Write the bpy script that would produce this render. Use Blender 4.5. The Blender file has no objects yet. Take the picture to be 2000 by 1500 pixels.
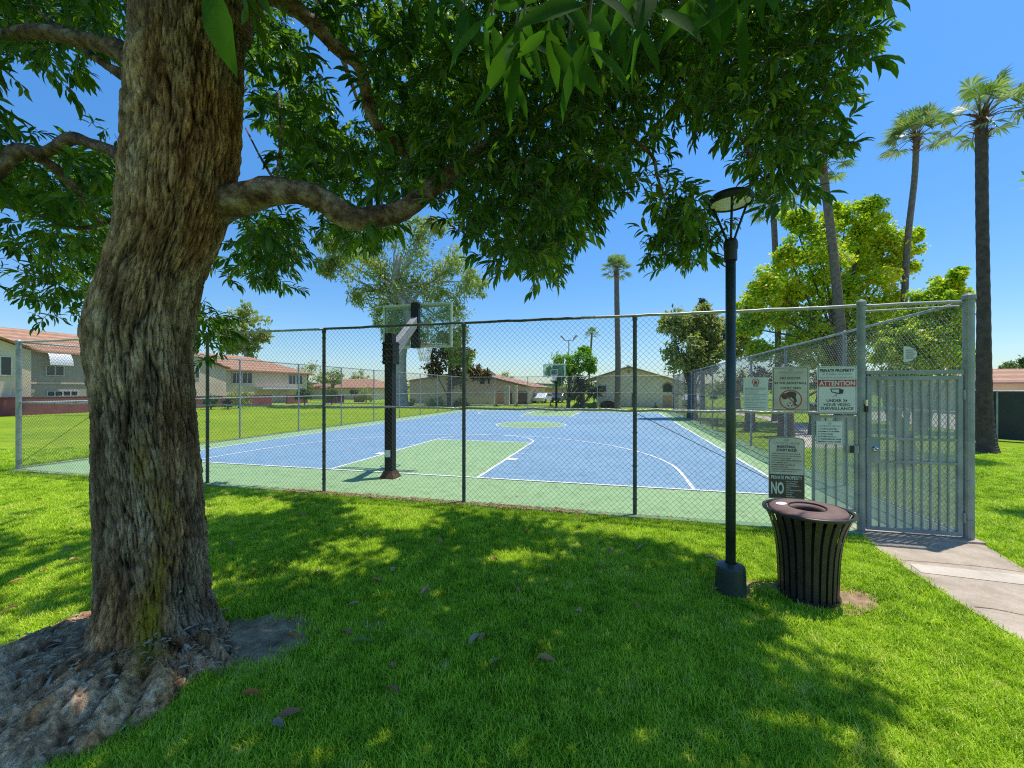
import bpy, math, random
import numpy as np
from mathutils import Vector, Matrix, noise
random.seed(7); rng = np.random.default_rng(11)
R = math.radians
# ------------------------------------------------------------------ camera model
CAMH = 1.92; TH = math.atan(200/787.0); ST, CT = math.sin(TH), math.cos(TH)
def W(u, v, z):                       # photo point at forward distance z -> world
    xc = (u-1000)/787.0*z
    return Vector((xc*CT - z*ST, xc*ST + z*CT, CAMH + (760-v)/787.0*z))
def G(u, v, h=0.0):                   # photo point on the ground
    z = (CAMH-h)*787.0/(v-760); p = W(u, v, z); p.z = h; return p
def FY(u, v, Y):                      # photo point on a vertical plane parallel to the front fence
    a = (u-1000)/787.0; z = Y/(CT + a*ST); return W(u, v, z)
def project(P):                       # (n,3) -> u, v, z
    z = -P[:, 0]*ST + P[:, 1]*CT; xc = P[:, 0]*CT + P[:, 1]*ST
    zz = np.where(np.abs(z) < 1e-3, 1e-3, z)
    return 1000 + xc/zz*787, 760 - (P[:, 2]-CAMH)/zz*787, z
scene = bpy.context.scene
col = scene.collection
cam = bpy.data.cameras.new('camera'); co = bpy.data.objects.new('camera', cam); col.objects.link(co)
cam.sensor_width = 36; cam.lens = 36*787/2000.0; cam.shift_y = 0.005
cam.clip_start = 0.05; cam.clip_end = 3000
co.location = (0, 0, CAMH); co.rotation_euler = (math.pi/2, 0, TH); scene.camera = co
# ------------------------------------------------------------------ light
w = bpy.data.worlds.new('World'); scene.world = w; w.use_nodes = True
nt = w.node_tree; bg = nt.nodes['Background']; sky = nt.nodes.new('ShaderNodeTexSky')
sky.sky_type = 'NISHITA'; sky.sun_disc = False
SUN = Vector((0.2235, 0.165, 1)).normalized()
sky.sun_elevation = math.asin(SUN.z); sky.sun_rotation = math.atan2(SUN.x, SUN.y)
sky.air_density = 1.0; sky.dust_density = 0.35; sky.ozone_density = 1.0; sky.altitude = 100
hs = nt.nodes.new('ShaderNodeHueSaturation'); hs.inputs['Saturation'].default_value = 1.32; hs.inputs['Value'].default_value = 1.5
# tint multiplied over the sky, darkening it toward the horizon
ge = nt.nodes.new('ShaderNodeTexCoord'); sx_ = nt.nodes.new('ShaderNodeSeparateXYZ'); nt.links.new(ge.outputs['Generated'], sx_.inputs[0])
mr_ = nt.nodes.new('ShaderNodeMapRange'); mr_.inputs[1].default_value = 0; mr_.inputs[2].default_value = .55; mr_.inputs[3].default_value = .0; mr_.inputs[4].default_value = 1; nt.links.new(sx_.outputs['Z'], mr_.inputs[0])
mx_ = nt.nodes.new('ShaderNodeMix'); mx_.data_type = 'RGBA'; mx_.inputs[6].default_value = (.50, .58, .68, 1); mx_.inputs[7].default_value = (.86, 1, 1.06, 1); nt.links.new(mr_.outputs[0], mx_.inputs[0])
ml_ = nt.nodes.new('ShaderNodeMix'); ml_.data_type = 'RGBA'; ml_.blend_type = 'MULTIPLY'; ml_.inputs[0].default_value = 1
nt.links.new(sky.outputs[0], hs.inputs['Color']); nt.links.new(hs.outputs[0], ml_.inputs[6]); nt.links.new(mx_.outputs[2], ml_.inputs[7]); nt.links.new(ml_.outputs[2], bg.inputs[0])
bg.inputs[1].default_value = 0.14
sl = bpy.data.lights.new('sun', 'SUN'); sl.energy = 5.0; sl.angle = R(0.53); sl.color = (1, .955, .88)
so = bpy.data.objects.new('sun', sl); col.objects.link(so); so.rotation_euler = (-SUN).to_track_quat('-Z', 'Y').to_euler()
scene.view_settings.view_transform = 'Standard'; scene.view_settings.look = 'None'; scene.view_settings.exposure = 0
scene.cycles.max_bounces = 8; scene.cycles.transparent_max_bounces = 24
scene.cycles.use_denoising = False; scene.cycles.filter_width = 1.15; scene.cycles.sample_clamp_indirect = 4
# ------------------------------------------------------------------ materials
MATS = {}
def newmat(name):
    m = bpy.data.materials.new(name); m.use_nodes = True; MATS[name] = m
    return m, m.node_tree, m.node_tree.nodes['Principled BSDF']
def noise_node(nt, scale, detail=4, vec=None, stretch=None, rough=.55, coord='pos'):
    n = nt.nodes.new('ShaderNodeTexNoise'); n.inputs['Scale'].default_value = scale; n.inputs['Detail'].default_value = detail
    n.inputs['Roughness'].default_value = rough
    if vec is None:
        if coord == 'pos': vec = nt.nodes.new('ShaderNodeNewGeometry').outputs['Position']
        else: vec = nt.nodes.new('ShaderNodeTexCoord').outputs['Object']
    if stretch:
        mp = nt.nodes.new('ShaderNodeMapping'); mp.inputs['Scale'].default_value = stretch
        nt.links.new(vec, mp.inputs[0]); vec = mp.outputs[0]
    nt.links.new(vec, n.inputs['Vector']); return n
def ramp(nt, fac, stops):
    r = nt.nodes.new('ShaderNodeValToRGB'); e = r.color_ramp.elements
    while len(e) < len(stops): e.new(0.5)
    for i, (p, c) in enumerate(stops):
        e[i].position = p; e[i].color = (c[0], c[1], c[2], 1) if not isinstance(c, (int, float)) else (c, c, c, 1)
    nt.links.new(fac, r.inputs[0]); return r
def mix(nt, fac, a, b, mode='MIX'):
    m = nt.nodes.new('ShaderNodeMix'); m.data_type = 'RGBA'; m.blend_type = mode
    for s, val in ((0, fac), (6, a), (7, b)):
        if hasattr(val, 'links') or hasattr(val, 'is_linked'): nt.links.new(val, m.inputs[s])
        elif s == 0: m.inputs[0].default_value = val
        else: m.inputs[s].default_value = (*val, 1)
    return m.outputs[2]
def bump(nt, b, h, strength=.3, dist=.02):
    n = nt.nodes.new('ShaderNodeBump'); n.inputs['Strength'].default_value = strength; n.inputs['Distance'].default_value = dist
    nt.links.new(h, n.inputs['Height']); nt.links.new(n.outputs[0], b.inputs['Normal']); return n
def simple(name, c, rough=.6, metal=0, var=.18, scale=3.0, dirt=None, bmp=0, detail=5, coord='obj'):
    m, nt, b = newmat(name)
    n = noise_node(nt, scale, detail, coord=coord)
    lo = tuple(x*(1-var) for x in c) if dirt is None else dirt
    hi = tuple(min(1, x*(1+var)) for x in c)
    r = ramp(nt, n.outputs[0], [(.3, lo), (.62, hi)])
    nt.links.new(r.outputs[0], b.inputs['Base Color']); b.inputs['Roughness'].default_value = rough; b.inputs['Metallic'].default_value = metal
    if bmp:
        n2 = noise_node(nt, scale*12, 3, coord=coord); bump(nt, b, n2.outputs[0], bmp, .01)
    return m
def foliage(name, stops, trans=.35, rough=.45, scale=.6, spec=.5, tcol=None):
    """leaf material: per-leaf random tint plus clump-scale noise, with light passing through the leaf"""
    m, nt, b = newmat(name)
    at = nt.nodes.new('ShaderNodeAttribute'); at.attribute_name = 'rnd'
    n = noise_node(nt, scale, 2)
    mm = nt.nodes.new('ShaderNodeMath'); mm.operation = 'MULTIPLY_ADD'; mm.inputs[1].default_value = .6
    nt.links.new(at.outputs['Fac'], mm.inputs[0])
    m2 = nt.nodes.new('ShaderNodeMath'); m2.operation = 'MULTIPLY'; m2.inputs[1].default_value = .55
    nt.links.new(n.outputs[0], m2.inputs[0]); nt.links.new(m2.outputs[0], mm.inputs[2])
    r = ramp(nt, mm.outputs[0], stops)
    nt.links.new(r.outputs[0], b.inputs['Base Color']); b.inputs['Roughness'].default_value = rough
    b.inputs['Specular IOR Level'].default_value = spec
    if name == 'leaf_near':
        wv_ = noise_node(nt, 22, 5); wr = ramp(nt, wv_.outputs[0], [(.35, .7), (.65, 1.2)]); nt.links.new(mix(nt, 1, r.outputs[0], wr.outputs[0], 'MULTIPLY'), b.inputs['Base Color']); bump(nt, b, wv_.outputs[0], .3, .004)
    t = nt.nodes.new('ShaderNodeBsdfTranslucent'); ms = nt.nodes.new('ShaderNodeMixShader'); ms.inputs[0].default_value = trans
    tc = mix(nt, 1.0, r.outputs[0], tcol or (1.5, 1.9, .5), 'MULTIPLY')
    nt.links.new(tc, t.inputs[0])
    nt.links.new(b.outputs[0], ms.inputs[1]); nt.links.new(t.outputs[0], ms.inputs[2])
    nt.links.new(ms.outputs[0], nt.nodes['Material Output'].inputs[0])
    return m
M = MATS
simple('galvanized', (.33, .34, .33), .5, .35, .2, 6)
simple('wire', (.15, .16, .155), .5, .3, .15, 6)
simple('wire_dark', (.07, .08, .075), .5, .1, .15, 6)
simple('post_backlit', (.075, .085, .08), .5, .2, .3, 7)  # dark colour stands in for the front posts being backlit
simple('gate_paint', (.27, .31, .30), .45, 0, .12, 5, dirt=(.20, .23, .225))
simple('post_paint', (.30, .32, .31), .5, .1, .12, 5, dirt=(.2, .22, .215))
simple('lamp_green', (.035, .05, .043), .4, 0, .2, 4, dirt=(.026, .034, .03))
simple('lamp_black', (.02, .022, .022), .45, 0, .2, 8)
simple('lamp_lens', (.75, .75, .7), .35, 0, .05, 8)
simple('bin_brown', (.035, .025, .022), .42, 0, .25, 9, dirt=(.024, .018, .016))
simple('bin_lid', (.15, .09, .07), .7, 0, .22, 14, dirt=(.13, .07, .055), bmp=.15)
simple('bin_inside', (.01, .01, .012), .8, 0, .2, 8)
simple('black_metal', (.012, .012, .014), .35, 0, .3, 8)
simple('pole_black', (.006, .006, .007), .7, 0, .3, 8)
simple('grey_metal', (.28, .28, .29), .5, 0, .15, 8)
simple('white_paint', (.75, .76, .72), .5, 0, .06, 4)
simple('board_frame', (.62, .68, .58), .45, 0, .08, 4)
simple('net_white', (.8, .8, .78), .8, 0, .06, 8)
simple('rim_red', (.55, .10, .04), .4, 0, .1, 8)
simple('rust', (.08, .04, .025), .9, 0, .5, 12, bmp=.4)
simple('chrome', (.6, .6, .58), .15, 1, .1, 8)
simple('sign_white', (.62, .66, .62), .45, 0, .07, 5)
simple('sign_aged', (.52, .52, .44), .5, 0, .12, 3, dirt=(.42, .36, .27))
simple('sign_black', (.03, .028, .026), .5, 0, .2, 8)
simple('sign_brown', (.06, .045, .035), .5, 0, .15, 8)
simple('sign_red', (.42, .04, .035), .5, 0, .12, 6)
simple('sign_grey', (.28, .29, .28), .5, 0, .1, 8)
simple('screen_dark', (.045, .048, .045), .9, 0, .2, 1)
simple('stucco_cream', (.70, .54, .38), .9, 0, .09, .8, bmp=.2)
simple('stucco_tan', (.68, .51, .36), .9, 0, .09, .8, bmp=.2)
simple('stucco_grey', (.44, .37, .30), .9, 0, .1, .8, bmp=.2)
simple('stucco_orange', (.62, .36, .2), .9, 0, .12, .8)
simple('stucco_bright', (.80, .66, .50), .9, 0, .07, .8)  # cream stucco with extra light put into the colour for an unlit front
simple('fascia', (.36, .27, .2), .8, 0, .12, 2)
simple('maroon_wall', (.23, .065, .065), .85, 0, .16, 1.5)
simple('window_frame', (.6, .6, .57), .5, 0, .05, 3)
simple('awning_white', (.75, .76, .78), .6, 0, .08, 9)
simple('door_brown', (.14, .07, .045), .6, 0, .15, 3)
simple('car_white', (.7, .7, .7), .25, 0, .03, 3)
simple('car_dark', (.04, .045, .05), .25, 0, .1, 3)
simple('tyre', (.02, .02, .02), .8, 0, .1, 8)
simple('asphalt', (.07, .07, .07), .9, 0, .2, 2)
simple('palm_trunk', (.17, .13, .105), .95, 0, .35, 7, bmp=.6)
simple('palm_dark', (.085, .06, .05), .95, 0, .35, 7, bmp=.6)
simple('palm_skirt', (.15, .06, .03), .95, 0, .4, 5)
simple('bark_pale', (.34, .31, .28), .9, 0, .3, 2.5, bmp=.4)
simple('bark_brown', (.12, .09, .07), .95, 0, .35, 4, bmp=.5)
simple('twig', (.10, .055, .035), .9, 0, .3, 9)
simple('hill', (.15, .19, .2), 1, 0, .2, .01)
m, nt, b = newmat('glass_dark'); b.inputs['Base Color'].default_value = (.03, .035, .04, 1); b.inputs['Roughness'].default_value = .08
m, nt, b = newmat('board_glass')
g = nt.nodes.new('ShaderNodeBsdfTransparent'); g.inputs[0].default_value = (.90, .94, .91, 1)
ms = nt.nodes.new('ShaderNodeMixShader'); ms.inputs[0].default_value = .12
b.inputs['Roughness'].default_value = .05; b.inputs['Base Color'].default_value = (.5, .55, .5, 1)
nt.links.new(g.outputs[0], ms.inputs[1]); nt.links.new(b.outputs[0], ms.inputs[2]); nt.links.new(ms.outputs[0], nt.nodes['Material Output'].inputs[0])
m, nt, b = newmat('perforated')      # fine perforated steel sheet: staggered round holes
tc = nt.nodes.new('ShaderNodeTexCoord'); sp = nt.nodes.new('ShaderNodeSeparateXYZ'); cb = nt.nodes.new('ShaderNodeCombineXYZ')
vo = nt.nodes.new('ShaderNodeTexVoronoi'); vo.voronoi_dimensions = '2D'; vo.inputs['Scale'].default_value = 150; vo.inputs['Randomness'].default_value = 0
nt.links.new(tc.outputs['Object'], sp.inputs[0]); nt.links.new(sp.outputs['X'], cb.inputs[0]); nt.links.new(sp.outputs['Z'], cb.inputs[1]); nt.links.new(cb.outputs[0], vo.inputs[0])
lt = nt.nodes.new('ShaderNodeMath'); lt.operation = 'GREATER_THAN'; lt.inputs[1].default_value = .31
nt.links.new(vo.outputs['Distance'], lt.inputs[0])
g = nt.nodes.new('ShaderNodeBsdfTransparent'); ms = nt.nodes.new('ShaderNodeMixShader')
b.inputs['Base Color'].default_value = (.52, .54, .50, 1); b.inputs['Roughness'].default_value = .6
nt.links.new(lt.outputs[0], ms.inputs[0]); nt.links.new(g.outputs[0], ms.inputs[1]); nt.links.new(b.outputs[0], ms.inputs[2])
nt.links.new(ms.outputs[0], nt.nodes['Material Output'].inputs[0])
# court coatings
def court(name, c, c2):
    m, nt, b = newmat(name)
    n = noise_node(nt, .35, 5); n2 = noise_node(nt, 5, 6)
    r = ramp(nt, n.outputs[0], [(.35, c2), (.65, c)])
    f = ramp(nt, n2.outputs[0], [(.25, .74), (.5, .97), (.75, 1.1)])
    o = mix(nt, 1, r.outputs[0], f.outputs[0], 'MULTIPLY')
    nt.links.new(o, b.inputs['Base Color']); b.inputs['Roughness'].default_value = .75
    n3 = noise_node(nt, 180, 2); bump(nt, b, n3.outputs[0], .25, .004)
court('court_blue', (.195, .325, .43), (.165, .285, .39)); court('court_green', (.27, .41, .19), (.235, .37, .165))
court('line_white', (.78, .79, .78), (.66, .68, .67))
m, nt, b = newmat('roof_tile')
gm = nt.nodes.new('ShaderNodeNewGeometry'); sp = nt.nodes.new('ShaderNodeSeparateXYZ'); nt.links.new(gm.outputs['Position'], sp.inputs[0])
wv = nt.nodes.new('ShaderNodeMath'); wv.operation = 'MULTIPLY'; wv.inputs[1].default_value = 17; nt.links.new(sp.outputs['Z'], wv.inputs[0])
sn = nt.nodes.new('ShaderNodeMath'); sn.operation = 'SINE'; nt.links.new(wv.outputs[0], sn.inputs[0])
n = noise_node(nt, 2.2, 5); r = ramp(nt, n.outputs[0], [(.3, (.36, .18, .10)), (.7, (.52, .29, .17))])
rs = ramp(nt, sn.outputs[0], [(0, .72), (.5, 1.0)]); o = mix(nt, 1, r.outputs[0], rs.outputs[0], 'MULTIPLY')
nt.links.new(o, b.inputs['Base Color']); b.inputs['Roughness'].default_value = .85; bump(nt, b, sn.outputs[0], .4, .05)
# lawn soil/turf sheet
m, nt, b = newmat('turf')
n = noise_node(nt, .16, 4); n2 = noise_node(nt, 2.0, 5); n3 = noise_node(nt, 45, 4, rough=.7)
c1 = ramp(nt, n.outputs[0], [(.3, (.21, .35, .016)), (.7, (.36, .48, .028))])
c2 = ramp(nt, n2.outputs[0], [(.25, .72), (.7, 1.15)]); c3 = ramp(nt, n3.outputs[0], [(.3, .35), (.7, 1.25)])
o = mix(nt, 1, c1.outputs[0], c2.outputs[0], 'MULTIPLY'); o = mix(nt, 1, o, c3.outputs[0], 'MULTIPLY')
nt.links.new(o, b.inputs['Base Color']); b.inputs['Roughness'].default_value = .9; b.inputs['Specular IOR Level'].default_value = .1
bump(nt, b, n3.outputs[0], .8, .03)
# grass blades
m, nt, b = newmat('blade')
oi = nt.nodes.new('ShaderNodeObjectInfo'); n = noise_node(nt, .35, 3); n2 = noise_node(nt, 5, 3)
ad = nt.nodes.new('ShaderNodeMath'); ad.operation = 'MULTIPLY_ADD'; ad.inputs[1].default_value = .46
nt.links.new(oi.outputs['Random'], ad.inputs[0])
a2 = nt.nodes.new('ShaderNodeMath'); a2.operation = 'ADD'; nt.links.new(n.outputs[0], a2.inputs[0]); nt.links.new(n2.outputs[0], a2.inputs[1])
a3 = nt.nodes.new('ShaderNodeMath'); a3.operation = 'MULTIPLY'; a3.inputs[1].default_value = .33; nt.links.new(a2.outputs[0], a3.inputs[0]); nt.links.new(a3.outputs[0], ad.inputs[2])
r = ramp(nt, ad.outputs[0], [(.26, (.07, .15, .008)), (.40, (.22, .38, .014)), (.55, (.44, .60, .03)), (.74, (.64, .74, .06)), (.86, (.66, .56, .26))])
nt.links.new(r.outputs[0], b.inputs['Base Color']); b.inputs['Roughness'].default_value = .5; b.inputs['Specular IOR Level'].default_value = .25
t = nt.nodes.new('ShaderNodeBsdfTranslucent'); ms = nt.nodes.new('ShaderNodeMixShader'); ms.inputs[0].default_value = .32
tc = mix(nt, 1.0, r.outputs[0], (1.3, 1.5, .5), 'MULTIPLY'); nt.links.new(tc, t.inputs[0])
nt.links.new(b.outputs[0], ms.inputs[1]); nt.links.new(t.outputs[0], ms.inputs[2]); nt.links.new(ms.outputs[0], nt.nodes['Material Output'].inputs[0])
# soil, concrete
m, nt, b = newmat('soil')
n = noise_node(nt, 7, 6, rough=.7); r = ramp(nt, n.outputs[0], [(.3, (.14, .08, .04)), (.5, (.34, .22, .12)), (.68, (.60, .43, .25))])
nt.links.new(r.outputs[0], b.inputs['Base Color']); b.inputs['Roughness'].default_value = 1; bump(nt, b, n.outputs[0], 1, .04)
def concrete(name, ca, cb):
    m, nt, b = newmat(name)
    n = noise_node(nt, 2.4, 8, rough=.72); n2 = noise_node(nt, 60, 3)
    r = ramp(nt, n.outputs[0], [(.3, tuple(q*.8 for q in ca)), (.45, ca), (.7, cb)]); f = ramp(nt, n2.outputs[0], [(.3, .85), (.7, 1.06)])
    o = mix(nt, 1, r.outputs[0], f.outputs[0], 'MULTIPLY'); nt.links.new(o, b.inputs['Base Color']); b.inputs['Roughness'].default_value = .9
    bump(nt, b, n2.outputs[0], .3, .005)
concrete('concrete', (.40, .32, .235), (.56, .46, .35)); concrete('concrete_pale', (.54, .46, .36), (.64, .56, .45))
# main tree bark
m, nt, b = newmat('bark')
tco = nt.nodes.new('ShaderNodeTexCoord').outputs['Object']
at = nt.nodes.new('ShaderNodeAttribute'); at.attribute_name = 'groove'
na = noise_node(nt, 9, 7, vec=tco, stretch=(1, 1, .22), rough=.7); nb = noise_node(nt, 1.7, 5, vec=tco, stretch=(1, 1, .4)); nc = noise_node(nt, 30, 6, vec=tco, stretch=(1, 1, .4), rough=.8)
base = ramp(nt, na.outputs[0], [(.3, (.08, .055, .04)), (.44, (.22, .165, .12)), (.58, (.38, .31, .245)), (.74, (.55, .48, .40))])
brn = ramp(nt, na.outputs[0], [(.3, (.07, .035, .016)), (.52, (.26, .13, .055)), (.7, (.46, .28, .13))])
bm = ramp(nt, nb.outputs[0], [(.47, 0), (.6, .8)])
o = mix(nt, bm.outputs[0], base.outputs[0], brn.outputs[0])
gr = ramp(nt, at.outputs['Fac'], [(.1, .12), (.40, .6), (.8, 1.45)])
o = mix(nt, 1, o, gr.outputs[0], 'MULTIPLY'); fr = ramp(nt, nc.outputs[0], [(.36, .5), (.5, 1.1), (.66, 1.6)]); o = mix(nt, 1, o, fr.outputs[0], 'MULTIPLY')
nd = noise_node(nt, .9, 3, vec=tco); dr = ramp(nt, nd.outputs[0], [(.38, .8), (.6, 1.45)]); o = mix(nt, 1, o, dr.outputs[0], 'MULTIPLY')
pa = nt.nodes.new('ShaderNodeAttribute'); pa.attribute_name = 'pale'; pm = mix(nt, pa.outputs['Fac'], (1.15, 1.0, .82), (2.1, 1.7, 1.3)); o = mix(nt, 1, o, pm, 'MULTIPLY')
mo = nt.nodes.new('ShaderNodeAttribute'); mo.attribute_name = 'moss'
nm = noise_node(nt, 5, 5, vec=tco, stretch=(1, 1, .3), rough=.7); mr = ramp(nt, nm.outputs[0], [(.42, .1), (.6, 1)])
mf = nt.nodes.new('ShaderNodeMath'); mf.operation = 'MULTIPLY'; nt.links.new(mo.outputs['Fac'], mf.inputs[0]); nt.links.new(mr.outputs[0], mf.inputs[1])
mc = mix(nt, gr.outputs[0], (.07, .05, .01), (.62, .44, .04))
o = mix(nt, mf.outputs[0], o, mc)
nt.links.new(o, b.inputs['Base Color']); b.inputs['Roughness'].default_value = .95; b.inputs['Specular IOR Level'].default_value = .15
hh = nt.nodes.new('ShaderNodeMath'); hh.operation = 'ADD'; nt.links.new(na.outputs[0], hh.inputs[0]); nt.links.new(nc.outputs[0], hh.inputs[1])
bump(nt, b, hh.outputs[0], 1.0, .06)
m, nt, b = newmat('bark_limb')
tco = nt.nodes.new('ShaderNodeTexCoord').outputs['Object']
na = noise_node(nt, 9, 8, vec=tco, rough=.72); nb = noise_node(nt, 20, 8, vec=tco, rough=.8)
base = ramp(nt, na.outputs[0], [(.36, (.05, .025, .015)), (.47, (.22, .12, .075)), (.54, (.36, .24, .17)), (.64, (.58, .46, .36))])
nt.links.new(base.outputs[0], b.inputs['Base Color']); b.inputs['Roughness'].default_value = .85; bump(nt, b, nb.outputs[0], 1, .06)
foliage('leaf_main', [(.2, (.015, .04, .008)), (.45, (.045, .10, .015)), (.68, (.10, .17, .02)), (.88, (.27, .32, .04))], .5, .38, 1.1, .5)
foliage('leaf_near', [(.1, (.018, .05, .010)), (.8, (.05, .11, .018))], .5, .8, 3, .04)
foliage('leaf_big_green', [(.2, (.08, .20, .014)), (.36, (.24, .40, .02)), (.52, (.50, .58, .02)), (.76, (.74, .62, .03)), (.99, (.6, .2, .03))], .35, .5, .30)
foliage('leaf_green', [(.2, (.08, .18, .015)), (.6, (.2, .35, .03)), (.95, (.36, .48, .05))], .35, .5, .4)
foliage('leaf_olive', [(.2, (.14, .18, .05)), (.6, (.30, .33, .09)), (.95, (.52, .42, .12))], .3, .6, .35)
foliage('leaf_euc', [(.2, (.12, .17, .05)), (.55, (.27, .33, .10)), (.95, (.50, .46, .14))], .3, .5, .3)
foliage('leaf_brown', [(.2, (.05, .04, .015)), (.6, (.13, .09, .03)), (.95, (.25, .14, .05))], .2, .7, .35)
foliage('leaf_dark', [(.2, (.015, .03, .012)), (.9, (.04, .07, .02))], .2, .6, .4)
foliage('leaf_shrub', [(.2, (.04, .08, .015)), (.9, (.15, .22, .04))], .3, .6, .5)
foliage('leaf_palm', [(.2, (.05, .09, .03)), (.55, (.13, .19, .06)), (.8, (.36, .40, .26)), (.95, (.6, .6, .48))], .25, .28, .6, .8)
foliage('dry_leaf', [(.15, (.34, .16, .08)), (.6, (.62, .32, .16)), (.95, (.80, .56, .34))], .3, .7, 5, .3, (1, .8, .5))
foliage('dry_leaf_grey', [(.15, (.24, .17, .11)), (.95, (.66, .55, .40))], .15, .7, 5, .3, (1, .9, .7))
foliage('fallen_green', [(.15, (.15, .22, .05)), (.95, (.32, .34, .12))], .2, .6, 5, .3)
foliage('fallen_orange', [(.15, (.45, .14, .03)), (.95, (.6, .26, .06))], .2, .6, 5, .3, (1, .7, .4))
# ------------------------------------------------------------------ mesh helpers
def link(name, me, mat=None, parent=None, smooth=False):
    if mat is not None: me.materials.append(M[mat] if isinstance(mat, str) else mat)
    o = bpy.data.objects.new(name, me); col.objects.link(o)
    if parent is not None:
        o.parent = parent; o.matrix_parent_inverse = parent.matrix_basis.inverted() if True else Matrix()
    if smooth: me.shade_smooth()
    return o
def npmesh(name, V, F, attrs=None):
    """V (n,3); F list of (k,m) int arrays"""
    me = bpy.data.meshes.new(name); V = np.asarray(V, dtype=np.float32)
    if not isinstance(F, list): F = [F]
    me.vertices.add(len(V)); me.vertices.foreach_set('co', V.ravel())
    loops = np.concatenate([f.ravel() for f in F]).astype(np.int32)
    tot = np.concatenate([np.full(len(f), f.shape[1]) for f in F]).astype(np.int32)
    me.loops.add(len(loops)); me.loops.foreach_set('vertex_index', loops)
    me.polygons.add(len(tot)); st = np.concatenate([[0], np.cumsum(tot)[:-1]]).astype(np.int32)
    me.polygons.foreach_set('loop_start', st); me.polygons.foreach_set('loop_total', tot)
    for k, a in (attrs or {}).items():
        at = me.attributes.new(k, 'FLOAT', 'POINT'); at.data.foreach_set('value', np.asarray(a, dtype=np.float32))
    me.update(calc_edges=True); me.validate(); return me
class MB:
    def __init__(s): s.v = []; s.f = []
    def add(s, vs, fs):
        o = len(s.v); s.v += [tuple(p) for p in vs]; s.f += [tuple(i+o for i in f) for f in fs]; return s
    def box(s, x0, x1, y0, y1, z0, z1):
        if x0 > x1: x0, x1 = x1, x0
        if y0 > y1: y0, y1 = y1, y0
        return s.add([(x, y, z) for z in (z0, z1) for y in (y0, y1) for x in (x0, x1)],
                     [(0, 2, 3, 1), (4, 5, 7, 6), (0, 1, 5, 4), (2, 6, 7, 3), (0, 4, 6, 2), (1, 3, 7, 5)])
    def tube(s, pts, r, n=8, cap=True):
        pts = [Vector(p) for p in pts]; k = len(pts); rs = r if isinstance(r, (list, tuple)) else [r]*k
        vs = []; up = None
        for i, p in enumerate(pts):
            d = (pts[min(i+1, k-1)]-pts[max(i-1, 0)]).normalized()
            if up is None: up = Vector((0, 0, 1)) if abs(d.z) < .9 else Vector((1, 0, 0))
            a = d.cross(up).normalized(); bb = a.cross(d).normalized(); up = bb
            for j in range(n):
                t = 2*math.pi*(j+.5)/n; vs.append(p + (a*math.cos(t)+bb*math.sin(t))*rs[i])
        fs = [(i*n+j, i*n+(j+1) % n, (i+1)*n+(j+1) % n, (i+1)*n+j) for i in range(k-1) for j in range(n)]
        if cap: fs += [tuple(range(n))[::-1], tuple((k-1)*n+j for j in range(n))]
        return s.add(vs, fs)
    def lathe(s, c, prof, n=32, closed=False):
        vs = [(c[0]+r*math.cos(2*math.pi*j/n), c[1]+r*math.sin(2*math.pi*j/n), c[2]+z) for r, z in prof for j in range(n)]
        k = len(prof); rng_ = range(k) if closed else range(k-1)
        return s.add(vs, [(i*n+j, i*n+(j+1) % n, ((i+1) % k)*n+(j+1) % n, ((i+1) % k)*n+j) for i in rng_ for j in range(n)])
    def poly(s, pts, h=None, d=(0, 0, 1)):
        n = len(pts)
        if h is None: return s.add(pts, [tuple(range(n))])
        d = Vector(d)*h; return s.add(list(pts)+[tuple(Vector(p)+d) for p in pts], [tuple(range(n))[::-1], tuple(range(n, 2*n))]+[(i, (i+1) % n, n+(i+1) % n, n+i) for i in range(n)])
    def build(s, name, mat, parent=None, smooth=False, bev=0):
        me = bpy.data.meshes.new(name); me.from_pydata(s.v, [], s.f); me.update()
        o = link(name, me, mat, parent, smooth)
        if bev:
            md = o.modifiers.new('bevel', 'BEVEL'); md.width = bev; md.segments = 2; md.limit_method = 'ANGLE'
        return o
def tag(o, label=None, cat=None, group=None, kind=None):
    if label: o['label'] = label
    if cat: o['category'] = cat
    if group: o['group'] = group
    if kind: o['kind'] = kind
    return o
def thing(name, loc, label, cat, group=None, rz=0):
    o = bpy.data.objects.new(name, None); col.objects.link(o); o.location = loc; o.rotation_euler = (0, 0, rz); o.empty_display_size = .2
    return tag(o, label, cat, group)
def sheet(name, pts, z, mat, parent=None, kind='structure'):
    o = MB().poly([(p[0], p[1], z) for p in pts]).build(name, mat, parent)
    if parent is None: tag(o, kind=kind)
    return o
def copy_tree(o, parent=None):
    c = o.copy(); col.objects.link(c)
    if parent is not None: c.parent = parent
    for ch in list(o.children): copy_tree(ch, c)
    return c
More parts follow.
